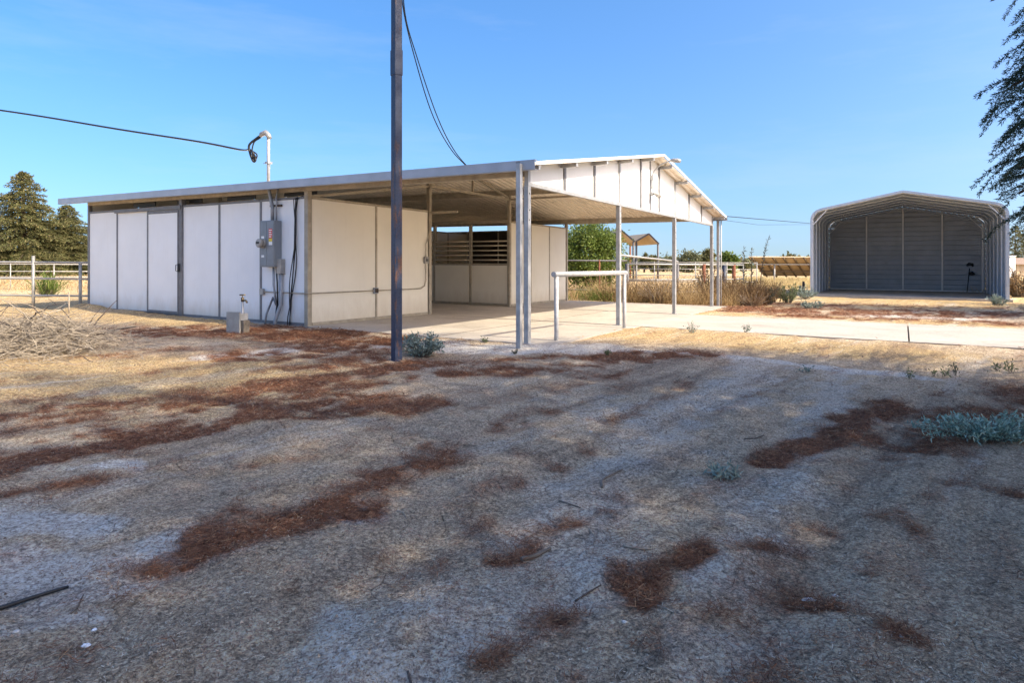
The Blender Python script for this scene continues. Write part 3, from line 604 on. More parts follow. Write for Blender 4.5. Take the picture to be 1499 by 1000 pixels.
# gable yard light on a bent arm
vl, zl = on_u(951, 276, .03)
e = bthing('yard_light', 'pale lamp on a bent pipe arm mounted at the middle of the white gable', 'light', .03, RID, 3.0); t_ = BT(.03, RID, 3.0)
MB().tube([(.06, RID, 2.93), (.06, RID, 3.22), (.10, RID + .02, 3.34), (.24, RID + .05, 3.48), (.42, RID + .11, 3.56), (.47, RID + .12, 3.565)], .016, 10).build('arm', M['galv'], e, t_)
MB().tube([(.44, RID + .12, 3.565), (.50, RID + .135, 3.565), (.60, RID + .155, 3.555), (.66, RID + .17, 3.54)], [.025, .045, .05, .033], 14).build('lamp_head', M['pipe_pale'], e, t_)
MB().box((.03, RID - .03, 3.14), (.085, RID + .03, 3.24)).build('bracket', M['galv'], e, t_)
e = bthing('flood_light', 'small two-headed floodlight under the bent lamp arm on the white gable', 'light', .03, RID + .08, 2.85); t_ = BT(.03, RID + .08, 2.85)
MB().tube([(.035, RID, 2.84), (.09, RID, 2.84)], .05, 12).build('base', M['galv'], e, t_)
for d_ in (-.02, .12): MB().tube([(.09, RID + .02, 2.84), (.14, RID + d_, 2.82), (.22, RID + d_ * 1.3, 2.78)], [.015, .03, .055], 10).build('lamp_head', M['pipe_pale'], e, t_)

# ------------------------------------------------------------------ front yard things
def on_ground(name, label, cat, p, group=None, rz=0):
    return empty(name, (p[0], p[1], float(gz(p[0], p[1]))), label, cat, group, rz)
# tall pole
p = G(580.5, 527); e = on_ground('pole', 'tall square blue steel pole with rust patches standing in the dirt yard', 'pole', p, rz=R(41))
s = .052; MB().box((-s, -s, -.4), (s, s, 7.4)).build('shaft', M['pole'], e, bevel=.006)
zq0, zq1 = at(0, 110, p[1])[2], at(0, 73, p[1])[2]
MB().box((-s - .006, -s - .006, zq0), (s + .006, s + .006, zq1)).build('sleeve', M['pole'], e, bevel=.004)
poleY = p[1]; polex = p[0]
def wire(name, label, pts, r, cat='wire', sag=0, n=24, group=None):
    P = [np.array(q, float) for q in pts]; out = []
    for i in range(len(P) - 1):
        for j in range(n):
            t = j / n; q = P[i] * (1 - t) + P[i + 1] * t; q = q.copy(); q[2] -= sag * 4 * t * (1 - t); out.append(q)
    out.append(P[-1]); o = MB().tube(out, r, 6).build(name, M['black']); return tag(o, label, cat, group)
def curve3(cp, n=30):                            # Catmull-Rom through points
    cp = [np.array(c, float) for c in cp]; cp = [2 * cp[0] - cp[1]] + cp + [2 * cp[-1] - cp[-2]]; out = []
    for i in range(1, len(cp) - 2):
        a, b_, c_, d = cp[i - 1:i + 3]
        for t in np.linspace(0, 1, n, endpoint=False):
            out.append(.5 * ((2 * b_) + (c_ - a) * t + (2 * a - 5 * b_ + 4 * c_ - d) * t * t + (3 * b_ - a - 3 * c_ + d) * t ** 3))
    out.append(cp[-2]); return out
pe = [np.append(b2w(*q), 0) for q in ((-1.2, -.38),)][0]
YE = b2w(-1.15, -.40)[1]
for k, (lab, x1) in enumerate((('slack black cable from the pole top to the roof eave, its upper strand', 0), ('slack black cable from the pole top to the roof eave, its lower strand', 1))):
    pts = [np.append((polex + .05, poleY), 5.6)] if False else []
    pix = ([(588, -60), (593, 20), (610, 82), (640, 170), (665, 220), (692, 252)], [(585, -60), (590, 10), (606, 80), (632, 165), (660, 218), (690, 250)])[k]
    ys = np.linspace(poleY + .03, YE, len(pix)); pts = [at(a_, b_, y_) for (a_, b_), y_ in zip(pix, ys)]
    o = MB().tube(curve3(pts, 10), .0075, 6).build('cable', M['black']); tag(o, lab, 'cable', 'cables from the pole to the barn roof')
# service drop
mx = b2w(ux - .3, -.2)
drop = [at(-260, 128, 17.5), at(0, 161, 16.6), at(180, 190, 15.6), at(290, 207, 15), at(352, 219, 14.7)]
end = np.array([*mx, 0]); endz = [at(366, 219, mx[1] + .1), at(374, 232, mx[1]), at(371, 236, mx[1]), at(366, 224, mx[1]), at(365, 212, mx[1]), at(376, 202, mx[1]), at(386, 195.5, mx[1])]
o = MB().tube(curve3(drop + endz, 10), .022, 8).build('service_cable', M['black']); tag(o, 'thick black overhead service cable sweeping in from the left to the white mast', 'cable')
o = MB().tube(curve3([at(366, 219, mx[1] + .05), at(376, 226, mx[1]), at(373, 234, mx[1]), at(369, 222, mx[1]), at(372, 208, mx[1]), at(380, 202, mx[1]), at(387, 196, mx[1])], 10), .014, 8).build('cable_loop', M['black']); tag(o, 'looped black cable ends drooping below the white weatherhead', 'cable')
# hitching rail
pa, pb = G(814.5, 501), G(914, 482); e = on_ground('hitching_rail', 'white galvanised pipe hitching rail on two posts before the open bay', 'hitching rail', pa)
dz = float(gz(*pa)); dv = np.append(pb - pa, 0); hr = 1.135; un = dv / np.linalg.norm(dv)
MB().tube([(0, 0, -.3), (0, 0, hr - .03)], .036, 14).build('post', M['pipe_white'], e); MB().tube([dv + (0, 0, -.3), dv + (0, 0, hr - .03)], .036, 14).build('post', M['pipe_white'], e)
MB().tube([-un * .09 + (0, 0, hr), dv + un * .07 + (0, 0, hr)], .043, 16).build('rail', M['pipe_white'], e)
# standpipe and utility box at the wall
p = G(355, 486.5); e = on_ground('water_standpipe', 'thin metal standpipe with a tap beside the pale square box', 'standpipe', p)
MB().tube([(0, 0, -.2), (0, 0, .55)], .018, 10).build('pipe', M['galv'], e)
MB().tube([(0, 0, .55), (0, 0, .62)], .026, 10).tube([(0, 0, .57), (.07, -.03, .57), (.10, -.04, .53)], .016, 8).tube([(0, 0, .62), (0, 0, .66)], .009, 8).tube([(-.05, 0, .665), (.05, 0, .665)], .012, 8).build('tap', M['brass'], e)
p = G(342.5, 488); e = on_ground('utility_box', 'pale grey metal box standing on the dirt before the white wall', 'box', p, rz=R(-20))
MB().box((-.155, -.015, -.1), (.135, .015, .37)).build('front_plate', M['pipe_pale'], e, bevel=.004); MB().box((-.14, .018, -.1), (.12, .20, .34)).build('body', M['galv'], e); MB().box((.125, .02, -.1), (.19, .16, .22)).build('side_block', M['wood'], e)
# brush pile
rng = random.Random(11)
p = G(45, 525) + np.array([-.35, .55]); e = on_ground('brush_pile', 'heap of bleached dry branches dumped on the dirt at the left', 'brush pile', p)
def branch(q, d, L_, r, kink, n=7):
    q = np.array(q, float); d = np.array(d, float); pts = [q.copy()]
    for i in range(n):
        d = d + np.array([rng.gauss(0, kink), rng.gauss(0, kink), rng.gauss(0, kink * .7) - .03]); d = d / np.linalg.norm(d); q = q + d * L_ / n; q[2] = max(q[2], .01); pts.append(q.copy())
    return pts, [r * (1 - .75 * i / n) for i in range(n + 1)]
def mound(x, y): return .45 * math.exp(-((x / 1.25) ** 2 + (y / .95) ** 2))
for k in range(60):
    x, y = rng.gauss(0, .55), rng.gauss(0, .42); an = rng.uniform(0, 6.28); z = mound(x, y) * rng.uniform(.3, 1.0)
    d = (math.cos(an), math.sin(an) * .7, rng.uniform(-.1, .45)); dark = rng.random() < .33
    pts, rr = branch((x - d[0] * .35, y - d[1] * .35, max(.02, z)), d, rng.uniform(.5, 1.25), rng.uniform(.005, .012), .24, 9)
    MB().tube(pts, rr, 5).build('branch', M['dark_branch' if dark else 'pale_branch'], e)
for px, py, d, L_, r in ((128, 487, (.35, .1, 1), .62, .014), (120, 485, (-.5, .1, .55), .8, .012), (112, 490, (.95, -.2, .02), .9, .026), (60, 480, (.95, -.25, .16), 1.5, .02), (118, 487, (.6, .2, .8), .45, .010), (90, 486, (-.7, .2, .3), .9, .012)):
    q = G(px, py + 22) - p; pts, rr = branch((q[0], q[1], .18), d, L_, r, .10); MB().tube(pts, rr, 6).build('branch', M['dark_branch' if r != .02 else 'pale_branch'], e)
tw = MB()
for k in range(2600):
    x, y = rng.gauss(0, .55), rng.gauss(0, .45); an = rng.uniform(0, 6.28); z = mound(x, y) * rng.uniform(.2, 1.08) + .01
    pts, rr = branch((x, y, z), (math.cos(an), math.sin(an), rng.uniform(-.15, .35)), rng.uniform(.12, .5), rng.uniform(.003, .0065), .3, 4); tw.tube(pts, rr, 3, False)
o = tw.build('twigs', M['pale_branch'], e); o['kind'] = 'stuff'

# small plants
def bushy(name, label, cat, p, R_, H, n, mat, ln, wd, stems=18, seed=1, group=None, flat=None, up=.5, stemmat='wood', elong=(1, 1)):
    rg = np.random.RandomState(seed); e = on_ground(name, label, cat, p, group); cs, ds = [], []; mb = MB()
    per = max(3, n // stems)
    for k in range(stems):
        an = rg.uniform(0, 2 * np.pi); rr = R_ * rg.uniform(.25, 1) ** .7; h = H * rg.uniform(.5, 1) * (1 - .45 * (rr / R_) ** 2)
        tip = np.array([math.cos(an) * rr * elong[0], math.sin(an) * rr * elong[1], h]); b0_ = tip * np.array([.25, .25, 0]); c_ = (b0_ + tip) / 2 + np.array([0, 0, h * .18])
        ts = np.linspace(0, 1, 7); pts = [(1 - t) ** 2 * b0_ + 2 * t * (1 - t) * c_ + t * t * tip for t in ts]
        mb.tube(pts, [.006 * (1 - .6 * t) * max(H / .4, .5) for t in ts], 4, False)
        t = rg.uniform(.12, 1.02, per)[:, None]; q = (1 - t) ** 2 * b0_ + 2 * t * (1 - t) * c_ + t * t * tip
        d = rg.normal(size=(per, 3)) * .8 + unit(tip)[None] * .4 + np.array([0, 0, up]); cs.append(q + rg.normal(size=(per, 3)) * ln * .25); ds.append(d)
    cs = np.concatenate(cs); ds = np.concatenate(ds); cs[:, 2] = np.maximum(cs[:, 2], .005)
    mb.build('stems', M[stemmat], e); l = ln * rg.uniform(.6, 1.25, len(cs)); quads('foliage', leaves(cs, ds, l, wd * l / ln, rg, flat), M[mat], e, rg.rand(len(cs)))
    return e
bushy('silver_shrub', 'rounded silvery leafy shrub growing at the foot of the blue pole', 'shrub', G(616, 523) + np.array([0, .12]), .30, .34, 1500, 'silver', .062, .022, 46, 2)
e_ = bushy('silver_weed', 'spreading pale teal weed patch on rusty needles at the right edge', 'weed', G(1415, 648) + np.array([.25, .12]), .62, .20, 3200, 'teal', .036, .012, 110, 4, elong=(1, .38))
bushy('wilted_weed', 'wilted grey-green weed lying alone on the bare track', 'weed', G(1058, 702), .105, .10, 160, 'silver', .05, .013, 12, 5, up=-.1, stemmat='pale_branch')
wg = 'small weeds around the concrete'
for k, (lab, px, py, R_, H, n, mt_) in enumerate((('low green weed before the twin steel posts', 709, 503, .10, .09, 60, 'weed'), ('dark green sprig in pale dirt in front of the steel posts', 753, 519, .07, .07, 40, 'darkweed'), ('small dark green weed right of the hitching rail in shade', 887, 521, .07, .10, 60, 'weed'),
        ('leafy pale weed at the near edge of the concrete, closest to the hitching rail', 1013, 489, .14, .24, 90, 'silver'), ('leafy pale weed at the near edge of the concrete right of its twin', 1090, 489, .12, .17, 90, 'silver'), ('thin weed sprig on the dirt left of a row of sprigs', 1332, 556, .05, .12, 30, 'weed'),
        ('thin weed sprig second from left in the row below the path', 1367, 553, .05, .10, 30, 'weed'), ('thin weed sprig in the middle of the row below the path', 1381, 553, .06, .14, 36, 'weed'), ('grey wispy sprig in the row below the path', 1400, 551, .06, .16, 34, 'darkweed'), ('bushy green sprig rightmost below the path', 1479, 545, .07, .16, 60, 'weed'), ('small green sprig just left of the rightmost bushy sprig', 1460, 544, .05, .10, 36, 'weed'), ('flat grey weed on the pale dirt below the path', 1181, 545, .12, .07, 60, 'silver'))):
    bushy('weed', lab, 'weed', G(px, py), R_, H, n, mt_, .045 if H > .12 else .04, .014, max(5, n // 10), 30 + k, wg)
# litter on the ground: named pieces
def stick(name, label, cat, pix, r, mat, group=None):
    r = r * .85
    P = [np.append(G(*q), 0) for q in pix]
    for q in P: q[2] = float(gz(q[0], q[1])) + r * .9
    return tag(MB().tube(curve3(P, 5), [r * (1 - .4 * i / (len(P) * 5 - 5)) for i in range((len(P) - 1) * 5 + 1)], 7).build(name, M[mat]), label, cat, group)
sg = 'fallen sticks on the dirt'
stick('black_hose', 'length of black hose lying on pale dirt at the lower left', 'hose', [(-60, 908), (0, 890), (50, 874), (100, 858)], .011, 'black')
for lab, pix, r, mt_ in (('thick short grey stick lying near the middle of the yard', [(763, 820), (785, 815), (806, 807)], .012, 'wood'), ('bent grey stick like an elbow on the track', [(881, 718), (882, 708), (895, 698), (911, 690)], .008, 'wood'), ('pale curved stick beside rusty needles right of centre', [(912, 805), (930, 810), (952, 814)], .007, 'pale_branch'),
        ('thin grey stick lying level just above the thick short stick', [(818, 738), (832, 742), (850, 746)], .006, 'wood'), ('small pale twig bent downwards near the bent stick', [(862, 781), (870, 790), (869, 802)], .004, 'pale_branch'), ('thin dark twig beside the dark needle clump', [(842, 874), (860, 865), (880, 858)], .005, 'dark_branch'), ('small curved white twig on the left side of the track', [(581, 750), (590, 753), (595, 760)], .005, 'pale_branch'),
        ('short pale twig above the dappled sun spots', [(745, 659), (748, 655), (753, 652)], .005, 'pale_branch'), ('long straw-coloured twig in the dark needles at the bottom', [(962, 892), (975, 898), (990, 909)], .004, 'pale_branch'), ('dark curved twig at the very bottom of the yard', [(597, 975), (602, 988), (612, 999)], .005, 'dark_branch'), ('pale forked twig on the dirt left of the rusty strip', [(104, 892), (114, 882), (122, 869)], .005, 'wood'),
        ('straw twig sticking from the dirt right of the dark needles', [(1140, 772), (1142, 763), (1150, 755)], .004, 'pale_branch'), ('dark thin stick left of the rust streak on the right', [(1090, 640), (1105, 638), (1118, 634)], .006, 'dark_branch'), ('short pale stick on rust needles at the far left', [(103, 658), (106, 652), (109, 648)], .008, 'pale_branch'), ('thin curved twig right of the wilted weed', [(1110, 700), (1120, 707), (1125, 715)], .004, 'pale_branch')):
    stick('stick', lab, 'stick', pix, r, mt_, sg)
def blob(name, label, cat, px, py, sx, sy, sz, mat, seed, group=None):
    p = G(px, py); rg = random.Random(seed); bm = MB(); sx, sy, sz = sx * .7, sy * .7, sz * .55; n, k = 9, 5; z = float(gz(*p)) ; ring = []
    for j in range(k):
        ph = math.pi * (j / (k - 1)) ; row = []
        for i in range(n):
            t = 2 * math.pi * i / n; f = rg.uniform(.75, 1.2); row.append((p[0] + sx * math.sin(ph) * math.cos(t) * f, p[1] + sy * math.sin(ph) * math.sin(t) * f, z + sz * .5 - sz * math.cos(ph) * rg.uniform(.8, 1.1) * .7))
        ring.append(row)
    for j in range(k - 1):
        for i in range(n): bm.face([ring[j][i], ring[j][(i + 1) % n], ring[j + 1][(i + 1) % n], ring[j + 1][i]])
    return tag(bm.build(name, M[mat]), label, cat, group)
blob('paper_scrap', 'crumpled white paper scrap on the dirt at lower right', 'scrap', 1184, 874, .036, .017, .02, 'paper', 1)
for k, (lab, px, py, s_) in enumerate((('white pebble just below the black hose, upper one', 138, 910, .012), ('white pebble below the black hose, larger lower one', 126, 931, .016), ('pale pebble beside the white paper scrap', 1223, 873, .014), ('white pebble near the bottom right needle clump', 1320, 939, .010), ('grey-white pebble on pale dirt at the far lower left', 24, 921, .014), ('white chip among dark needles at the bottom', 914, 913, .012), ('white pebble on the dirt left of the dark strip', 865, 630, .018))):
    blob('pebble', lab, 'pebble', px, py, s_ * 1.2, s_, s_, 'paper' if k < 2 else 'stone', 10 + k, 'white pebbles on the dirt')

# loose needles and chaff (stuff)
rg = np.random.RandomState(21)
def scatter(name, n, keep, ln, wd, mat, lift, ymin=1.3, ymax=22, rise=.25, far=.35):
    Y = np.exp(rg.uniform(np.log(ymin), np.log(ymax), n * 3)); X = rg.uniform(-.9, .9, n * 3) * Y
    lit, pal, st_ = masks(X, Y); pr = keep(lit + (fbm(X, Y, 6) - .5) * .9, pal, st_, X, Y); dx = X - P0[0]; dy = Y - P0[1]; u = dx * U[0] + dy * U[1]; v = dx * V[0] + dy * V[1]
    off = ((u > -13) & (u < .45) & (v > -.1) & (v < 11.3)) | ((u > 0) & (u < 40) & (v > 3.75) & (v < 7.35))
    k = (rg.rand(n * 3) < pr) & ~off; X, Y = X[k][:n], Y[k][:n]; n_ = len(X)
    cen = np.stack([X, Y, gz(X, Y) + rg.rand(n_) * lift + .002], 1); an = rg.uniform(0, 2 * np.pi, n_); d = np.stack([np.cos(an), np.sin(an), rg.uniform(-.1, rise, n_)], 1)
    sc = (1 + np.maximum(Y - 3, 0) * far)[:, None]
    s_ = np.stack([-np.sin(an), np.cos(an), rg.uniform(-.6, .6, n_)], 1); l = ln * rg.uniform(.4, 1.3, n_)[:, None] * np.sqrt(sc); w_ = wd * rg.uniform(.6, 1.3, n_)[:, None] * sc
    Q = np.stack([cen - s_ * w_ / 2, cen + s_ * w_ / 2, cen + d * l + s_ * w_ * .3, cen + d * l - s_ * w_ * .3], 1)
    o = quads(name, Q, M[mat], None, rg.rand(n_)); o['kind'] = 'stuff'; return o
tag(scatter('pine_needle_litter', 230000, lambda a, p_, s_, x, y: np.clip((a - .34) * 1.6, 0, 1), .036, .0017, 'needles', .022, rise=.4), 'rusty fallen conifer needles lying in streaks on the dirt', 'needle litter')
tag(scatter('straw_chaff', 190000, lambda a, p_, s_, x, y: np.clip(.15 + fbm(x, y, 1.4, 3) * .9 - p_ * .6, .03, 1), .016, .0016, 'chaff', .006, rise=.3, far=.2), 'short bits of dry straw and chaff strewn over the dirt', 'chaff')

# ------------------------------------------------------------------ carport
Lc = at(1187.5, 400, 26.5)[:2]; WC, DC = 6.47, 7.6
zc0 = float(shear_z(Lc[0] + 3))
carport = empty('carport', (Lc[0], Lc[1], zc0), 'open-fronted grey ribbed metal carport with a peaked roof at the right', 'carport', None, -A)
TC = lambda x, y, z: (x, y, z - SHEAR * (x * U[0] + y * V[0] - 3))
prof = [(0, 0), (0, 3.22), (.07, 3.40), (.20, 3.52), (.38, 3.59), (WC / 2, 4.17)]
prof = prof + [(WC - x, z) for x, z in prof[-2::-1]]
def along(prof, step):
    out = []; 
    for (x0, z0), (x1, z1) in zip(prof[:-1], prof[1:]):
        L_ = math.hypot(x1 - x0, z1 - z0); n = max(1, round(L_ / step)); nx, nz = -(z1 - z0) / L_, (x1 - x0) / L_
        for i in range(n):
            for t, h in ((0, 0), (.74, 0), (.76, .028), (.94, .028), (.96, 0)) if L_ > .5 else ((0, 0),):
                f = (i + t) / n; out.append((x0 + (x1 - x0) * f + nx * h, z0 + (z1 - z0) * f + nz * h))
    out.append(prof[-1]); return out
def shell(pr, y0, y1):
    mb = MB(); 
    for (x0, z0), (x1, z1) in zip(pr[:-1], pr[1:]): mb.face([(x0, y0, z0), (x0, y1, z0), (x1, y1, z1), (x1, y0, z1)])
    return mb
for nme, pr in (('side_wall', prof[:2]), ('roof', prof[1:-1]), ('side_wall', prof[-2:])):
    o = shell(along(pr, .23), 0, DC + .11).build(nme, M['carport'], carport, TC); sm = o.modifiers.new('t', 'SOLIDIFY'); sm.thickness = .003
def zlim(x):
    for (x0, z0), (x1, z1) in zip(prof[:-1], prof[1:]):
        if x0 != x1 and x0 <= x <= x1: return z0 + (z1 - z0) * (x - x0) / (x1 - x0)
    return 3.2
mb = MB(); zz = []
for i in range(19):
    for t, h in ((0, 0), (.76, 0), (.77, .09), (.97, .09), (.98, 0)): zz.append(((i + t) * .23, h))
xs = [WC * i / 24 for i in range(25)]
for (za, ha), (zb_, hb) in zip(zz[:-1], zz[1:]):
    for xa, xb in zip(xs[:-1], xs[1:]):
        l = min(zlim(xa), zlim(xb)) - .02
        if za >= l: 
            continue
        zb2 = min(zb_, l); mb.face([(xa, DC + ha, za), (xb, DC + ha, za), (xb, DC + hb, zb2), (xa, DC + hb, zb2)])
for xa, xb in zip(xs[:-1], xs[1:]):
    la, lb = zlim(xa), zlim(xb); l = min(la, lb) - .02; mb.face([(xa, DC, l), (xb, DC, l), (xb, DC, lb), (xa, DC, la)])
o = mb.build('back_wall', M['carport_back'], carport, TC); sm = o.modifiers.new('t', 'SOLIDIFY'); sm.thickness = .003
inner = [(x + (.045 if x < .1 else -.045 if x > WC - .1 else (.03 if x < WC / 2 - .1 else -.03 if x > WC / 2 + .1 else 0)), z - (.05 if z > 3.3 else 0)) for x, z in prof]
for k in range(7):
    y_ = .04 + k * (DC - .12) / 6; f_ = MB().tube([(x, y_, z) for x, z in inner], .032, 4).build('frame', M['carport_frame'], carport, TC)
    for s_ in ((0, 1) if k in (0, 6) else ()):
        q0, q1 = (.06, 2.95), (.62, 3.60)
        if s_: q0, q1 = (WC - q0[0], q0[1]), (WC - q1[0], q1[1])
        MB().bar((q0[0], y_ + .03, q0[1]), (q1[0], y_ + .03, q1[1]), .035, .035).build('brace', M['carport_in'], f_, TC)
mb = MB()
for (x0, z0), (x1, z1) in zip(prof[:-1], prof[1:]):
    L_ = math.hypot(x1 - x0, z1 - z0); nx, nz = -(z1 - z0) / L_ * .035, (x1 - x0) / L_ * .035
    mb.hexa([(x0 - nx * 1.6, -.012, z0 - nz * 1.6), (x0 - nx * 1.6, .012, z0 - nz * 1.6), (x0 + nx, .012, z0 + nz), (x0 + nx, -.012, z0 + nz), (x1 - nx * 1.6, -.012, z1 - nz * 1.6), (x1 - nx * 1.6, .012, z1 - nz * 1.6), (x1 + nx, .012, z1 + nz), (x1 + nx, -.012, z1 + nz)])
mb.build('edge_trim', M['carport'], carport, TC)
for x in (WC * .26, WC * .5, WC * .745, WC - .10): MB().box((x - .038, DC - .08, .09), (x + .035, DC - .02, zlim(x) - .1)).build('back_post', M['whitetrim'], carport, TC)
MB().box((.08, DC - .085, .09), (WC - .08, DC - .022, .15)).build('base_rail', M['carport_in'], carport, TC)
o = MB().box((-.12, -.15, -.2), (WC + .12, DC + .1, .085)).build('carport_floor', M['concrete'], None, TC); o.location = carport.location; o.rotation_euler = carport.rotation_euler; o['kind'] = 'structure'
tl = Lc + U * (WC - .62) + V * (DC - .30)
e = empty('long_handled_tool', (tl[0], tl[1], zc0 + .0), 'black long-handled yard tool leaning inside the carport against its back wall', 'tool', None, -A)
MB().tube([(-.10, -.10, -.02), (.02, .16, 1.15)], .017, 8).build('shaft', M['black'], e)
hd = MB(); hd.tube([(-.02, .12, .90), (.12, .12, .93), (.20, .10, .88)], [.05, .10, .05], 10); hd.build('motor', M['black'], e)
MB().tube([(-.10, .12, 1.28), (.0, .12, 1.36), (.12, .12, 1.34), (.14, .12, 1.24)], [.04, .07, .065, .03], 10).build('handle', M['black'], e)

# ------------------------------------------------------------------ fences
def pfence(name, label, pts, posts, rails, mat, r=.028, rp=.04, hp=None, group=None, pmats=None):
    P = [np.array(q, float) for q in pts]; e = on_ground(name, label, 'fence', P[0], group); zb = float(gz(*P[0]))
    def pt(t):
        t = t * (len(P) - 1); i = min(int(t), len(P) - 2); f = t - i; q = P[i] * (1 - f) + P[i + 1] * f; return q - P[0]
    gr = lambda t: float(shear_z(pt(t)[0] + P[0][0])) - zb
    for k, t in enumerate(posts):
        q = pt(t); h = hp[k] if hp else rails[0] + .04
        MB().tube([(q[0], q[1], gr(t) - .3), (q[0], q[1], gr(t) + h)], rp, 10).build('post', M[pmats[k] if pmats else mat], e)
    for z in rails:
        ts = np.linspace(0, 1, 2 + 4 * (len(P) - 2)) if len(P) > 2 else (0, 1)
        MB().tube([(pt(t)[0], pt(t)[1], gr(t) + z) for t in ts], r, 8).build('rail', M[mat], e)
    return e
a_ = at(-160, 400, 17.0)[:2]; b_ = b2w(UL - .05, .35); f34 = at(34, 400, 17.3)[:2]; f97 = at(97, 400, 17.2)[:2]
def tt(px): return (px + 160) / (128 + 160)
pfence('pipe_fence', 'white three-rail pipe fence joining the left end of the barn', [a_, b_], [tt(-60), tt(34), tt(97)], [1.21, .78, .34], 'pipe_pale', .026, .038, [1.3, 1.38, 1.21])
pfence('pipe_fence', 'farther pale pipe pen fence seen through the nearer white fence', [at(-150, 400, 27)[:2], at(190, 400, 30)[:2]], [.05, .2, .33, .46, .555, .65, .82, .95], [1.12, .80, .55], 'pipe_pale', .02, .022)
pfence('pipe_fence', 'dark three-rail pipe fence behind dry weeds beside the green tree', [at(700, 400, 25)[:2], at(918, 400, 24)[:2]], [.2, .5, .585, .82, .95], [1.40, .88, .30], 'pipe_dark', .03, .032, pmats=['rust', 'pipe_dark', 'rust', 'rust', 'pipe_dark'])
pfence('pipe_fence', 'blue-grey pipe fence with rusty posts in the weeds right of the barn', [at(918, 400, 24.3)[:2], at(1060, 400, 26)[:2], at(1088, 400, 28)[:2]], [.0, .25, .39, .5, .745], [1.28, .68, .20], 'pipe_pale', .035, .075, [1.3, 1.3, 1.3, 1.28, 1.3], pmats=['pipe_dark', 'pipe_dark', 'rust', 'pipe_blue', 'rust'][:5])
pfence('pipe_fence', 'thin pale mesh-like corral fence far behind the weeds', [at(908, 400, 36)[:2], at(1108, 400, 36)[:2]], [.0, .12, .25, .4, .55, .66, .78, .9, 1], [1.42, 1.05, .7, .35], 'pipe_pale', .022, .025)
P_ = [at(908, 373.5, 27), at(992, 382.4, 38)]; e = on_ground('rail_pipe', 'long pale sloping pipe rail below the twin shelter roofs', 'rail', P_[0][:2]); o0 = np.array(e.location)
MB().tube([P_[0] - o0, P_[1] - o0], .045, 8).build('rail', M['pipe_pale'], e)
for q in P_: MB().tube([(q[0] - o0[0], q[1] - o0[1], -.2), tuple(q - o0)], .04, 8).build('post', M['pipe_pale'], e)
p = at(101, 430, 15.2); e = on_ground('stake', 'thin pale wooden stake in the dirt left of the barn', 'stake', p[:2]); MB().tube([(0, 0, -.2), (0, 0, .5)], .018, 6).build('shaft', M['pale_branch'], e)
# posts near the carport
for lab, px, top, Y in (('short charred wooden post left of its pair near the carport', 1171, 418, 29), ('taller charred wooden post closest to the carport side', 1176, 412, 29.3)):
    q = at(px, top, Y); e = on_ground('wood_post', lab, 'post', q[:2], 'charred posts by the carport'); MB().tube([(0, 0, -.2), (.01, 0, q[2] - e.location[2])], [.07, .055], 8).build('shaft', M['dark_branch'], e)

# ------------------------------------------------------------------ distant structures
def shelter(label, peak, le, re_, Y, depth):
    pk, l_, r_ = at(*peak, Y), at(*le, Y + .6), at(*re_, Y - .6); e = on_ground('shade_shelter', label, 'shelter', pk[:2], 'shade shelters in the corral'); o0 = np.array(e.location); bk = np.array([-.25 * depth, depth, 0])
    mb = MB(); t = np.array([0, 0, .06])
    for q in (l_, r_): mb.hexa([q - o0, pk - o0, pk + bk - o0, q + bk - o0, q + t - o0, pk + t - o0, pk + t + bk - o0, q + t + bk - o0])
    mb.build('roof', M['tan'], e)
    mb = MB()
    for q in (l_, r_): mb.bar(q - o0 + (0, -.03, .03), pk - o0 + (0, -.03, .03), .05, .14)
    mb.build('trim', M['pipe_dark'], e)
    for q in (l_, r_):
        for b_ in (0, 1):
            w_ = q + bk * b_ - o0; w_ = w_ * np.array([.92, 1, 1]); MB().tube([(w_[0], w_[1] + .1, -.3), (w_[0], w_[1] + .1, w_[2])], .09, 8).build('post', M['rust' if b_ else 'pipe_dark'], e)
    return e
shelter('tan gabled shade shelter nearest the green tree', (908.7, 336.8), (893, 350), (929, 354), 55, 6); shelter('tan gabled shade shelter on the right of the pair', (949.8, 342.6), (930.5, 354), (964.5, 357.5), 58, 6)
# solar array, seen from behind
a_, b_ = at(1096, 376.5, 44), at(1118, 404, 46.5); e = on_ground('solar_array', 'ground-mounted solar panel row seen from behind beyond the dry field', 'solar panels', a_[:2]); o0 = np.array(e.location); ln = np.array([13.0, 0.6, -.02]); nrm = np.array([0, .06, .06])
MB().hexa([a_ - o0, b_ - o0, b_ + ln - o0, a_ + ln - o0, a_ + nrm - o0, b_ + nrm - o0, b_ + ln + nrm - o0, a_ + ln + nrm - o0]).build('panels', M['tan'], e)
for k in range(18):
    s_ = ln * (k + .3) / 18; MB().bar(a_ + s_ - o0 + (0, -.05, -.04), b_ + s_ - o0 + (0, -.05, -.04), .10, .09).build('rafter', M['tanrib'], e)
for f_ in (.3, .68): 
    q = a_ * (1 - f_) + b_ * f_ - o0; MB().bar(q + (0, -.1, -.09), q + ln + (0, -.1, -.09), .07, .08).build('purlin', M['pipe_pale' if f_ < .5 else 'tanrib'], e)
for k in range(5):
    q = a_ * .7 + b_ * .3 - o0 + ln * (k + .55) / 5; MB().tube([(q[0], q[1] - .15, -.2), (q[0], q[1] - .15, q[2] - .1)], .06, 8).build('post', M['pipe_pale'], e)
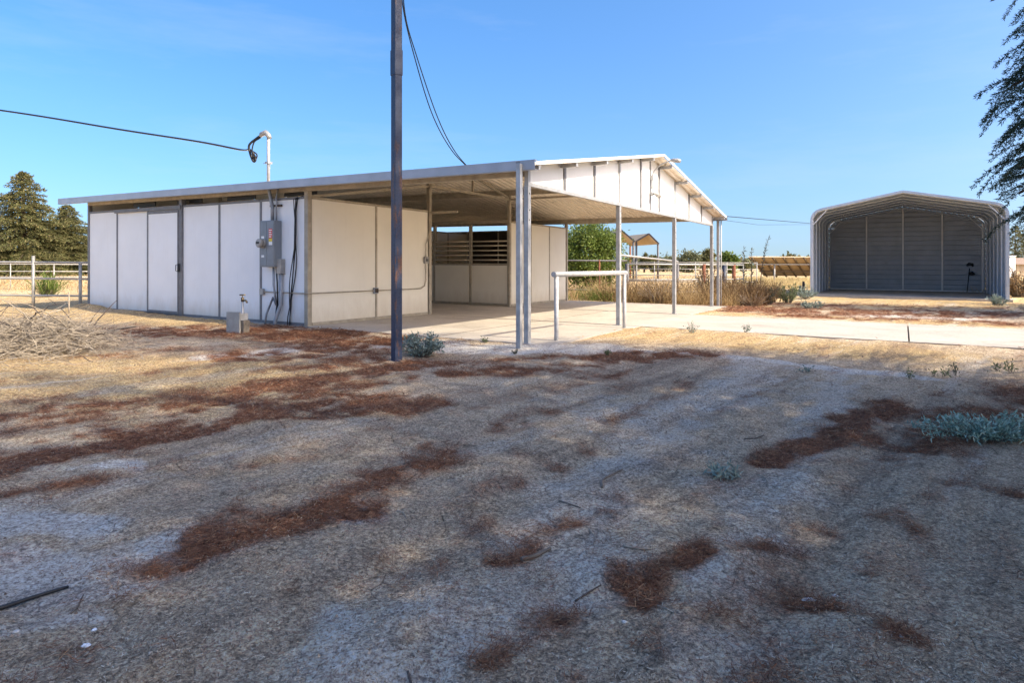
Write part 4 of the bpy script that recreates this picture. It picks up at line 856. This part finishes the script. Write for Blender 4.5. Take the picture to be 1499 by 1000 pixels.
# buildings at the far right
q = at(1476, 391, 70); e = on_ground('white_shed', 'white flat-roofed shed far off beside the right edge of the carport', 'shed', q[:2]); zt_ = at(0, 375.5, 70)[2] - e.location[2]
MB().box((-2, 0, -.3), (at(1486.5, 0, 70)[0] - q[0], 4, zt_)).build('wall', M['plaster'], e); MB().box((-2.1, -.1, zt_ + .002), (at(1486.8, 0, 70)[0] - q[0], 4.1, zt_ + .1)).build('roof', M['whitetrim'], e)
q = at(1487, 391, 76); e = on_ground('house', 'distant low house with brown tiled roof at the right edge', 'house', q[:2]); zt_ = at(0, 387, 76)[2] - e.location[2]; zr_ = at(0, 377, 76)[2] - e.location[2]
MB().box((.1, 0, -.3), (14, 7, zt_)).build('wall', M['tan'], e); MB().hexa([(-.3, -.5, zt_), (14.4, -.5, zt_), (14.4, 7.5, zt_), (-.3, 7.5, zt_), (.6, 3.2, zr_), (13.5, 3.2, zr_), (13.5, 3.8, zr_), (.6, 3.8, zr_)]).build('roof', M['tile'], e)
# wires and pole far right of the barn
q0 = np.append(b2w(.3, V3 + .4), 0); q0 = at(1057, 316, q0[1]); wire('overhead_wire', 'thin dark wire from the barn eave to beyond the carport, upper one', [q0, at(1187, 327, 31), at(1330, 328, 45)], .012, group='wires right of the barn', sag=.0)
wire('overhead_wire', 'faint thin wire sagging just below the darker one right of the barn', [q0 + (0, 0, -.12), at(1110, 329, 26), at(1187, 328.5, 34)], .006, group='wires right of the barn')
q = at(904.5, 324, 70); e = on_ground('utility_pole', 'thin distant pole standing behind the shade shelters', 'pole', q[:2]); MB().tube([(0, 0, -.3), (0, 0, 7)], .14, 8).build('shaft', M['wood'], e)

# ------------------------------------------------------------------ trees
GA = math.pi * (3 - math.sqrt(5))
def conifer_parts(H, R_, z0, nb, seed, exp=1.2, rise=.25, droop=.45, tw=.28, sp=.055, ln=.10, wd=.028, per=2, tdroop=.35, twl=.42, prof=None, tp=1.1, lv=(.72, 1.12), fine=None, extra=()):
    rg = np.random.RandomState(seed); cs, ds = [], []; limb = MB(); limb.tube([(0, 0, -.3), (0, 0, H * .25), (.03, .02, H * .6), (0, 0, H)], [R_ * .06 + .05, R_ * .05 + .03, R_ * .025 + .02, .01], 10)
    ls_, ws_ = [], []
    for i in range(nb + len(extra)):
        t = (i + rg.rand()) / nb; t = min(t, 1) ** tp; z = z0 + (H - z0) * t; L_ = (R_ * (1 - t) ** exp + .18 if prof is None else float(np.interp(z, *prof))) * rg.uniform(*lv); az = GA * i + rg.uniform(-.4, .4)
        if i >= nb: z, az, L_ = extra[i - nb]; t = (z - z0) / (H - z0)
        d = np.array([math.cos(az), math.sin(az), 0]); side = np.array([-d[1], d[0], 0]); ri = rise * (.4 + t) + (rg.uniform(-.06, .06) if i < nb else 0)
        sp_, ln_, wd_, per_ = (sp, ln, wd, per) if not (fine and d[0] * fine[0] + d[1] * fine[1] > .72 and z < fine[2]) else fine[3:]
        f = lambda s: np.array([0, 0, z]) + d * L_ * s + np.array([0, 0, ri * L_ * s - droop * (1 - .5 * t) * L_ * s * s]) + side * L_ * .06 * math.sin(s * 3 + i)
        limb.tube([f(s) for s in np.linspace(0, 1, 6)], [.012 + .012 * L_ * (1 - s) for s in np.linspace(0, 1, 6)], 5, False)
        n = max(3, int(L_ / tw))
        for j in range(n):
            s = .12 + .9 * (j + rg.rand() * .7) / n; s = min(s, 1.0); b0_ = f(s)
            for sg_ in (-1, 1):
                tl_ = twl * min(L_, 3.2) * (1.05 - .75 * s) * rg.uniform(.55, 1.15) + .12; td = unit(d * .75 + side * sg_ * rg.uniform(.5, .95) + np.array([0, 0, rg.uniform(-.15, .12)]))
                m_ = max(3, int(tl_ / sp_)); q = np.linspace(.05, 1, m_)[:, None]
                pts = b0_ + td * tl_ * q + np.array([0, 0, -1]) * tdroop * tl_ * q * q
                for _ in range(per_):
                    ls_.append(np.full(len(pts), ln_)); ws_.append(np.full(len(pts), wd_)); cs.append(pts + rg.normal(size=pts.shape) * ln_ * .2); ds.append(td[None] * .8 + np.array([0, 0, -tdroop * .8])[None] * q + rg.normal(size=pts.shape) * .55)
    cs = np.concatenate(cs); ds = np.concatenate(ds); l = np.concatenate(ls_) * rg.uniform(.6, 1.3, len(cs))
    return limb, leaves(cs, ds, l, np.concatenate(ws_), rg), rg
def tree_from(name, label, cat, p, limb, Q, mat, bark='bark', group=None, rz=0, rnd=None):
    e = on_ground(name, label, cat, p, group, rz); limb.build('trunk', M[bark], e); quads('crown', Q, M[mat], e, rnd); return e
def copy_tree(e, p, label, rz, sc, group=None):
    c_ = e.copy(); C.objects.link(c_); c_.location = (p[0], p[1], float(gz(*p)) - .05); c_.rotation_euler = (0, 0, rz); c_.scale = sc; c_['label'] = label
    if group: c_['group'] = group
    for ch in e.children: k = ch.copy(); C.objects.link(k); k.parent = c_
    return c_
CED = tuple(b2w(11.0, -1.3))
def cedar_tips():                                # boughs whose ends reach out past the pole side of the yard
    rg = np.random.RandomState(8); out = []
    for px, py in ((1474, -30), (1468, 8), (1478, 40), (1470, 62), (1476, 92), (1488, 110), (1438, 138), (1452, 150), (1446, 182), (1470, 196), (1438, 226), (1450, 240), (1464, 256), (1452, 276), (1456, 300), (1490, 20), (1492, 75), (1480, 130), (1486, 170), (1476, 220), (1490, 270), (1500, 300), (1505, 130), (1510, 210), (1508, 40), (1515, 90), (1520, 250), (1462, 120), (1466, 165), (1458, 210), (1490, 0), (1484, 60), (1494, 145), (1488, 240)):
        q = at(px + 46, py - 28, rg.uniform(5.4, 7.4)); dx, dy = q[0] - CED[0], q[1] - CED[1]; L_ = math.hypot(dx, dy); out.append((q[2] + .21 * L_ + .05, math.atan2(dy, dx), L_))
    return out
limb, Q, rg_ = conifer_parts(20, 5.9, 3.6, 200, 5, 1.28, .22, .34, .24, .055, .10, .019, 4, .5, .36, ((2.5, 5, 7.5, 12, 16, 20), (5.2, 5.0, 3.4, 2.3, 1.3, .15)), 1.4, (.84, 1.0), (-.8, .6, 6.6, .025, .042, .0078, 15), cedar_tips())
cg = 'cedars at the right of the yard'
cedar = tree_from('cedar_tree', 'large dark cedar reaching its drooping branches in at the upper right edge', 'tree', CED, limb, Q, 'cedar', group=cg)
for q_, lab, rz_, sc_ in (((13.0, -7.0), 'second dark cedar standing behind the viewer to the right', 1.9, (1.2, 1.2, 1.08)), ((19.0, -3.9), 'tall cedar behind the first one, farther from the barn', 4.1, (1.3, 1.3, .9)),
                          ((13.0, 14.2), 'lower cedar between the path and the right side of the carport', 5.2, (.9, .9, .66)), ((27.0, 19.5), 'broad cedar beyond the right side of the carport', 2.4, (1.3, 1.3, .85))):
    copy_tree(cedar, b2w(*q_), lab, rz_, sc_, cg)
# trees beyond the left fence
limb, Q, rg_ = conifer_parts(8.9, 4.5, .3, 165, 12, .72, .12, .30, .34, .12, .22, .075, 5, .3, .40, None, 1.1, (.5, 1.15))
lg = 'trees beyond the left fence'
con = tree_from('conifer_tree', 'tallest olive-green conifer beyond the left pipe fence', 'tree', at(34, 400, 55)[:2], limb, Q, 'conifer', group=lg)
copy_tree(con, at(98, 400, 58)[:2], 'shorter olive conifer close to the left end of the barn', 2.2, (.85, .85, .72), lg)
copy_tree(con, at(-40, 400, 57)[:2], 'olive conifer cut off by the left edge of the picture', 4.0, (.95, .95, .85), lg)
copy_tree(con, at(150, 400, 62)[:2], 'olive conifer mostly hidden behind the barn end', 1.0, (.9, .9, .66), lg)
def broad(name, label, p, H, R_, z0, nclump, per, ln, wd, mat, seed, group=None, trunk=.12, squash=1.0, clr=.28):
    rg = np.random.RandomState(seed); e = on_ground(name, label, 'tree', p, group); mb = MB(); mb.tube([(0, 0, -.3), (.03, 0, H * .3), (0, .03, H * .62)], [trunk, trunk * .8, trunk * .4], 8); cs, ds, rn = [], [], []
    for k in range(nclump):
        d = unit(rg.normal(size=3)); rr = rg.uniform(.35, 1) ** .5; c_ = np.array([0, 0, z0 + (H - z0) * .5]) + d * rr * np.array([R_, R_, (H - z0) * .5]) * (1 + .18 * math.sin(3 * math.atan2(d[1], d[0]) + seed) ) * .88
        mb.tube([(0, 0, z0 + .2 * H), tuple(c_ * .5 + np.array([0, 0, z0 + .1 * H]) * .5), tuple(c_)], [trunk * .35, trunk * .2, trunk * .06], 5, False)
        q = rg.normal(size=(per, 3)) * R_ * clr * .6; cs.append(c_ + q); ds.append(rg.normal(size=(per, 3)) + d * .7 + np.array([0, 0, -.3])); rn.append(np.clip(rg.rand(per) * .7 + rg.rand() * .35, 0, 1))
    cs = np.concatenate(cs); ds = np.concatenate(ds); cs[:, 2] = np.maximum(cs[:, 2], .1); l = ln * rg.uniform(.6, 1.3, len(cs)); mb.build('trunk', M['bark'], e); quads('crown', leaves(cs, ds, l, wd, rg), M[mat], e, np.concatenate(rn)); return e
broad('tree', 'thin grey-green tree between the two olive conifers', at(83, 400, 66)[:2], 6.9, 2.2, 1.0, 60, 90, .22, .10, 'oliveleaf', 3, lg, clr=.22)
broad('tree', 'rounded bright green leafy tree behind the dark fence', at(866, 400, 31)[:2], 3.35, 1.55, .05, 90, 170, .13, .075, 'green', 8, trunk=.09)
tg = 'trees on the horizon'
k = 0
for lab, px, top, wpx, Y, mt_ in (('broad olive tree cluster on the horizon left of the barn end post', 1008, 369, 34, 120, 'oliveleaf'), ('darker taller horizon tree directly behind the barn end post', 1035, 364, 20, 130, 'conifer'), ('round green horizon tree just right of the barn end post', 1066, 371, 26, 110, 'green'), ('low horizon tree between the shelter posts', 971, 377, 30, 140, 'oliveleaf'), ('small dark horizon tree by the right shelter post', 956, 372, 11, 120, 'conifer'), ('small dark horizon tree between the two shelters', 943, 373, 9, 120, 'conifer'), ('wide dark treetop above the solar panels', 1161, 373, 24, 100, 'conifer'), ('low grey-green trees right of the shelters', 990, 380, 26, 150, 'oliveleaf'), ('tiny dark horizon tree left of the solar panels', 1092, 384, 16, 150, 'conifer'), ('low horizon tree under the barn eave', 925, 379, 24, 140, 'oliveleaf'), ('low horizon trees right of the solar panels', 1130, 385, 30, 160, 'oliveleaf')):
    k += 1; H = at(px, top, Y)[2] + .3; broad('tree', lab, at(px, 390, Y)[:2], H, wpx * Y / FPX * .5, .2, 26, 60, .5, .3, mt_, 40 + k, tg, clr=.34, trunk=.2)
limb, Q, rg_ = conifer_parts(6.6, 2.6, .2, 60, 15, .8, .2, .35, .4, .17, .28, .12, 2, .3, .36)
far = tree_from('conifer_tree', 'pointed dark conifer far beyond the white shed on the right', 'tree', at(1486, 400, 90)[:2], limb, Q, 'conifer', group='far conifers on the right')
far.scale = (1, 1, 1.05); copy_tree(far, at(1503, 400, 86)[:2], 'dark conifer cut by the right edge beyond the white shed', 2.0, (1.2, 1.2, .95), 'far conifers on the right')

# ------------------------------------------------------------------ dry weeds and field
rg = np.random.RandomState(77)
def stalks(name, label, cat, pts, h, spread, per, mat, wd, kind='stuff', leaf=0, seed=1):
    rg = np.random.RandomState(seed); pts = np.asarray(pts); n = len(pts); b_ = np.repeat(pts, per, 0) + rg.normal(size=(n * per, 2)) * spread; hh = np.repeat(np.broadcast_to(h, (n,)), per) * rg.uniform(.45, 1.1, n * per)
    lean = rg.normal(size=(n * per, 2)) * .55; z = gz(b_[:, 0], b_[:, 1]); base = np.column_stack([b_, z]); tip = np.column_stack([b_ + lean * hh[:, None], z + hh]); an = rg.uniform(0, np.pi, n * per); s_ = np.column_stack([np.cos(an), np.sin(an), 0 * an]) * (wd * rg.uniform(.5, 1.3, n * per))[:, None]
    Q = [np.stack([base - s_, base + s_, tip + s_ * .3, tip - s_ * .3], 1)]; r = [rg.rand(n * per)]
    if leaf:
        for _ in range(leaf):
            t = rg.uniform(.2, 1, n * per)[:, None]; c_ = base * (1 - t) + tip * t; d = rg.normal(size=c_.shape) + np.array([0, 0, .4]); Q.append(leaves(c_, d, wd * rg.uniform(4, 10, len(c_)), wd * 2.2, rg)); r.append(rg.rand(len(c_)))
    o = quads(name, np.concatenate(Q), M[mat], None, np.concatenate(r)); return tag(o, label, cat, None, kind)
n = 430; uu = rg.uniform(-6.5, .5, n); vv = V3 + .45 + np.abs(rg.normal(size=n)) * 1.6
pp = np.array([b2w(a_, c_) for a_, c_ in zip(uu, vv)]); kp = fbm(pp[:, 0] + 7, pp[:, 1], 1.3, 3) > .45; pp = pp[kp]; n = len(pp); hh = .18 + .85 * np.clip(fbm(pp[:, 0], pp[:, 1], 1.2, 3) * 1.7 - .4, 0, 1) * rg.uniform(.6, 1.2, n)
stalks('dry_weeds', 'tangle of straw-coloured dry weeds growing behind the concrete bay', 'dry weeds', pp, hh, .09, 11, 'dry', .007, leaf=3, seed=2)
n = 150; uu = rg.uniform(-.3, 1.1, n); vv = V3 + 1.4 + np.abs(rg.normal(size=n)) * 1.8; pp = np.array([b2w(a_, c_) for a_, c_ in zip(uu, vv)])
stalks('dead_weeds', 'dark brown dead weeds mixed in along the fence by the barn end post', 'dead weeds', pp, .75, .10, 9, 'brown', .008, leaf=4, seed=3)
n = 5200; Y = rg.uniform(27, 60, n) ; X = rg.uniform(.30, .95, n) * Y; k_ = (X > Y * .30); k_ &= ~((X > Lc[0] - 1) & (X < Lc[0] + 9) & (Y < 36))
stalks('dry_field_grass', 'pale yellow dry field grass between the weeds and the solar panels', 'dry grass', np.column_stack([X, Y])[k_], .42, .25, 7, 'field', .014, seed=4)
n = 4200; Y = rg.uniform(26, 75, n); X = rg.uniform(-.9, .4, n) * Y
stalks('dry_pasture_grass', 'sparse short dry grass over the pasture behind the barn', 'dry grass', np.column_stack([X, Y]), .22, .4, 6, 'dry', .014, seed=5)
n = 220; uu = rg.uniform(-5.5, .4, n); vv = V3 + .7 + np.abs(rg.normal(size=n)) * 1.3; pp = np.array([b2w(a_, c_) for a_, c_ in zip(uu, vv)]); pp = pp[fbm(pp[:, 0], pp[:, 1] + 5, 1.0, 3) > .5]
stalks('brown_weeds', 'brown withered weeds mixed through the straw-coloured ones behind the bay', 'brown weeds', pp, .8, .12, 10, 'brown', .008, leaf=4, seed=8)
n = 60; uu = rg.uniform(-5.2, -3.2, n); vv = V3 + .8 + rg.rand(n) * 2; pp = np.array([b2w(a_, c_) for a_, c_ in zip(uu, vv)])
stalks('green_weeds', 'yellow-green low weeds beside the cream wall end', 'green weeds', pp, .4, .15, 10, 'green', .008, leaf=4, seed=9)
bushy('tumbleweed', 'rounded brown tumbleweed at the back edge of the concrete near the cream wall', 'tumbleweed', b2w(-1.9, V3 + .95), .85, .85, 1700, 'brown', .10, .012, 120, 51, stemmat='pale_branch')
bushy('dead_shrub', 'dark upright dead shrub behind the dry weeds near the middle post', 'shrub', b2w(-.9, V3 + 3.2), .65, 1.35, 1500, 'brown', .09, .03, 60, 52)
bushy('tumbleweed', 'smaller brown tumbleweed in the weeds left of the barn end post', 'tumbleweed', b2w(.9, V3 + 1.3), .55, .55, 900, 'brown', .09, .012, 70, 53, stemmat='pale_branch')
wd_ = 'weeds left of the carport'
for k, (lab, px, py, R_, H, n, mt_) in enumerate((('dark bushy weed against the rusty fence post', 1087, 441, .55, 1.0, 900, 'darkweed'), ('tall green weed standing alone left of the carport', 1155, 443, .42, .75, 700, 'weed'), ('green weed sprig nearest the path left of the carport', 1127, 446, .3, .7, 400, 'darkweed'), ('grey weed touching the left wall of the carport', 1180, 438, .4, .55, 500, 'silver'), ('low grey weed in the litter before the carport left corner', 1187, 452, .35, .22, 300, 'silver'), ('thin weed between the bushy weed and the tall green one', 1138, 437, .3, .7, 350, 'darkweed'), ('dry pale weed at the carport right front corner', 1463, 447, .32, .38, 400, 'silver'), ('low weed near the blue fence post', 1063, 445, .3, .5, 300, 'darkweed'))):
    bushy('weed', lab, 'weed', G(px, py), R_, H, n, mt_, .11, .028, max(10, n // 22), 60 + k, wd_)
bushy('brown_bush', 'dark brown bush in the grass at the right edge beyond the carport', 'bush', at(1492, 430, 27)[:2], .9, 1.3, 1800, 'brown', .14, .04, 70, 71)
bushy('grass_tuft', 'bright green grass tuft inside the left pen', 'grass tuft', at(70, 436, 22.5)[:2] , .38, .62, 500, 'green', .42, .02, 60, 72, up=1.4)
for k, (lab, px, top, Y, lean) in enumerate((('tall leaning dead stalk above the solar panels', 1113, 344, 30, .75), ('tall thin upright weed stalk by the rusty fence post', 1089, 360, 28.5, 0), ('faint thin upright stalk between the two taller ones', 1100, 362, 29, .02))):
    b_ = at(px, 430, Y)[:2]; e = on_ground('weed_stalk', lab, 'stalk', b_, 'tall weed stalks by the corral'); q = at(px + lean * 18, top, Y); h = q[2] - e.location[2]; rg = np.random.RandomState(k)
    pts = [np.array([(q[0] - b_[0]) * t ** 2, 0, h * t]) for t in np.linspace(0, 1, 8)]; MB().tube(pts, [.025 * (1 - .7 * t) for t in np.linspace(0, 1, 8)], 5, False).build('stem', M['dark_branch'], e)
    t = rg.uniform(.35, .95, 60)[:, None]; cs = np.hstack([(q[0] - b_[0]) * t ** 2, 0 * t, h * t]); quads('foliage', leaves(cs, rg.normal(size=(60, 3)) + np.array([lean, 0, 1.2]), .16, .035, rg), M['darkweed'], e, rg.rand(60))

# clods and far woods
rg = np.random.RandomState(91); n = 26000; Y = np.exp(rg.uniform(np.log(1.3), np.log(9), n)); X = rg.uniform(-.9, .9, n) * Y
k_ = fbm(X, Y, 1.6) > .46; X, Y = X[k_], Y[k_]; dx = X - P0[0]; dy = Y - P0[1]; u = dx * U[0] + dy * U[1]; v = dx * V[0] + dy * V[1]; k_ = ~((u > -13) & (u < .6) & (v > -.4)) & ~((u > 0) & (v > 3.4)); X, Y = X[k_], Y[k_]; n = len(X)
r_ = .0028 * np.exp(rg.normal(size=n) * .4) * (1 + np.maximum(Y - 3, 0) * .12); c_ = np.column_stack([X, Y, gz(X, Y) + r_ * .2]); oct_ = np.array([(1, 0, 0), (0, 1, 0), (-1, 0, 0), (0, -1, 0), (0, 0, 1), (0, 0, -1)], float)
V6 = c_[:, None] + oct_[None] * r_[:, None, None] * rg.uniform(.5, 1.5, (n, 6, 1)); tri = [(0, 1, 4), (1, 2, 4), (2, 3, 4), (3, 0, 4)]
o = quads('dirt_clods', np.concatenate([V6[:, list(t)] for t in tri]), M['clod'], None, np.tile(rg.rand(n), 4)); tag(o, 'small loose dirt clods and grit over the bare yard', 'clods', None, 'stuff')
n = 9000; th = rg.uniform(-.95, .95, n); D = rg.uniform(260, 320, n); X = D * np.sin(th); Y = D * np.cos(th); hh = 2.2 + 3.2 * fbm(th * 40 + 9, th * 0, 1.0, 4); c_ = np.column_stack([X, Y, shear_z(X) + hh * rg.rand(n) ** .8])
o = quads('distant_woods', leaves(c_, rg.normal(size=(n, 3)), 1.9, 1.3, rg), M['oliveleaf'], None, rg.rand(n)); tag(o, 'low line of far-off trees along the horizon', 'woods', None, 'stuff')
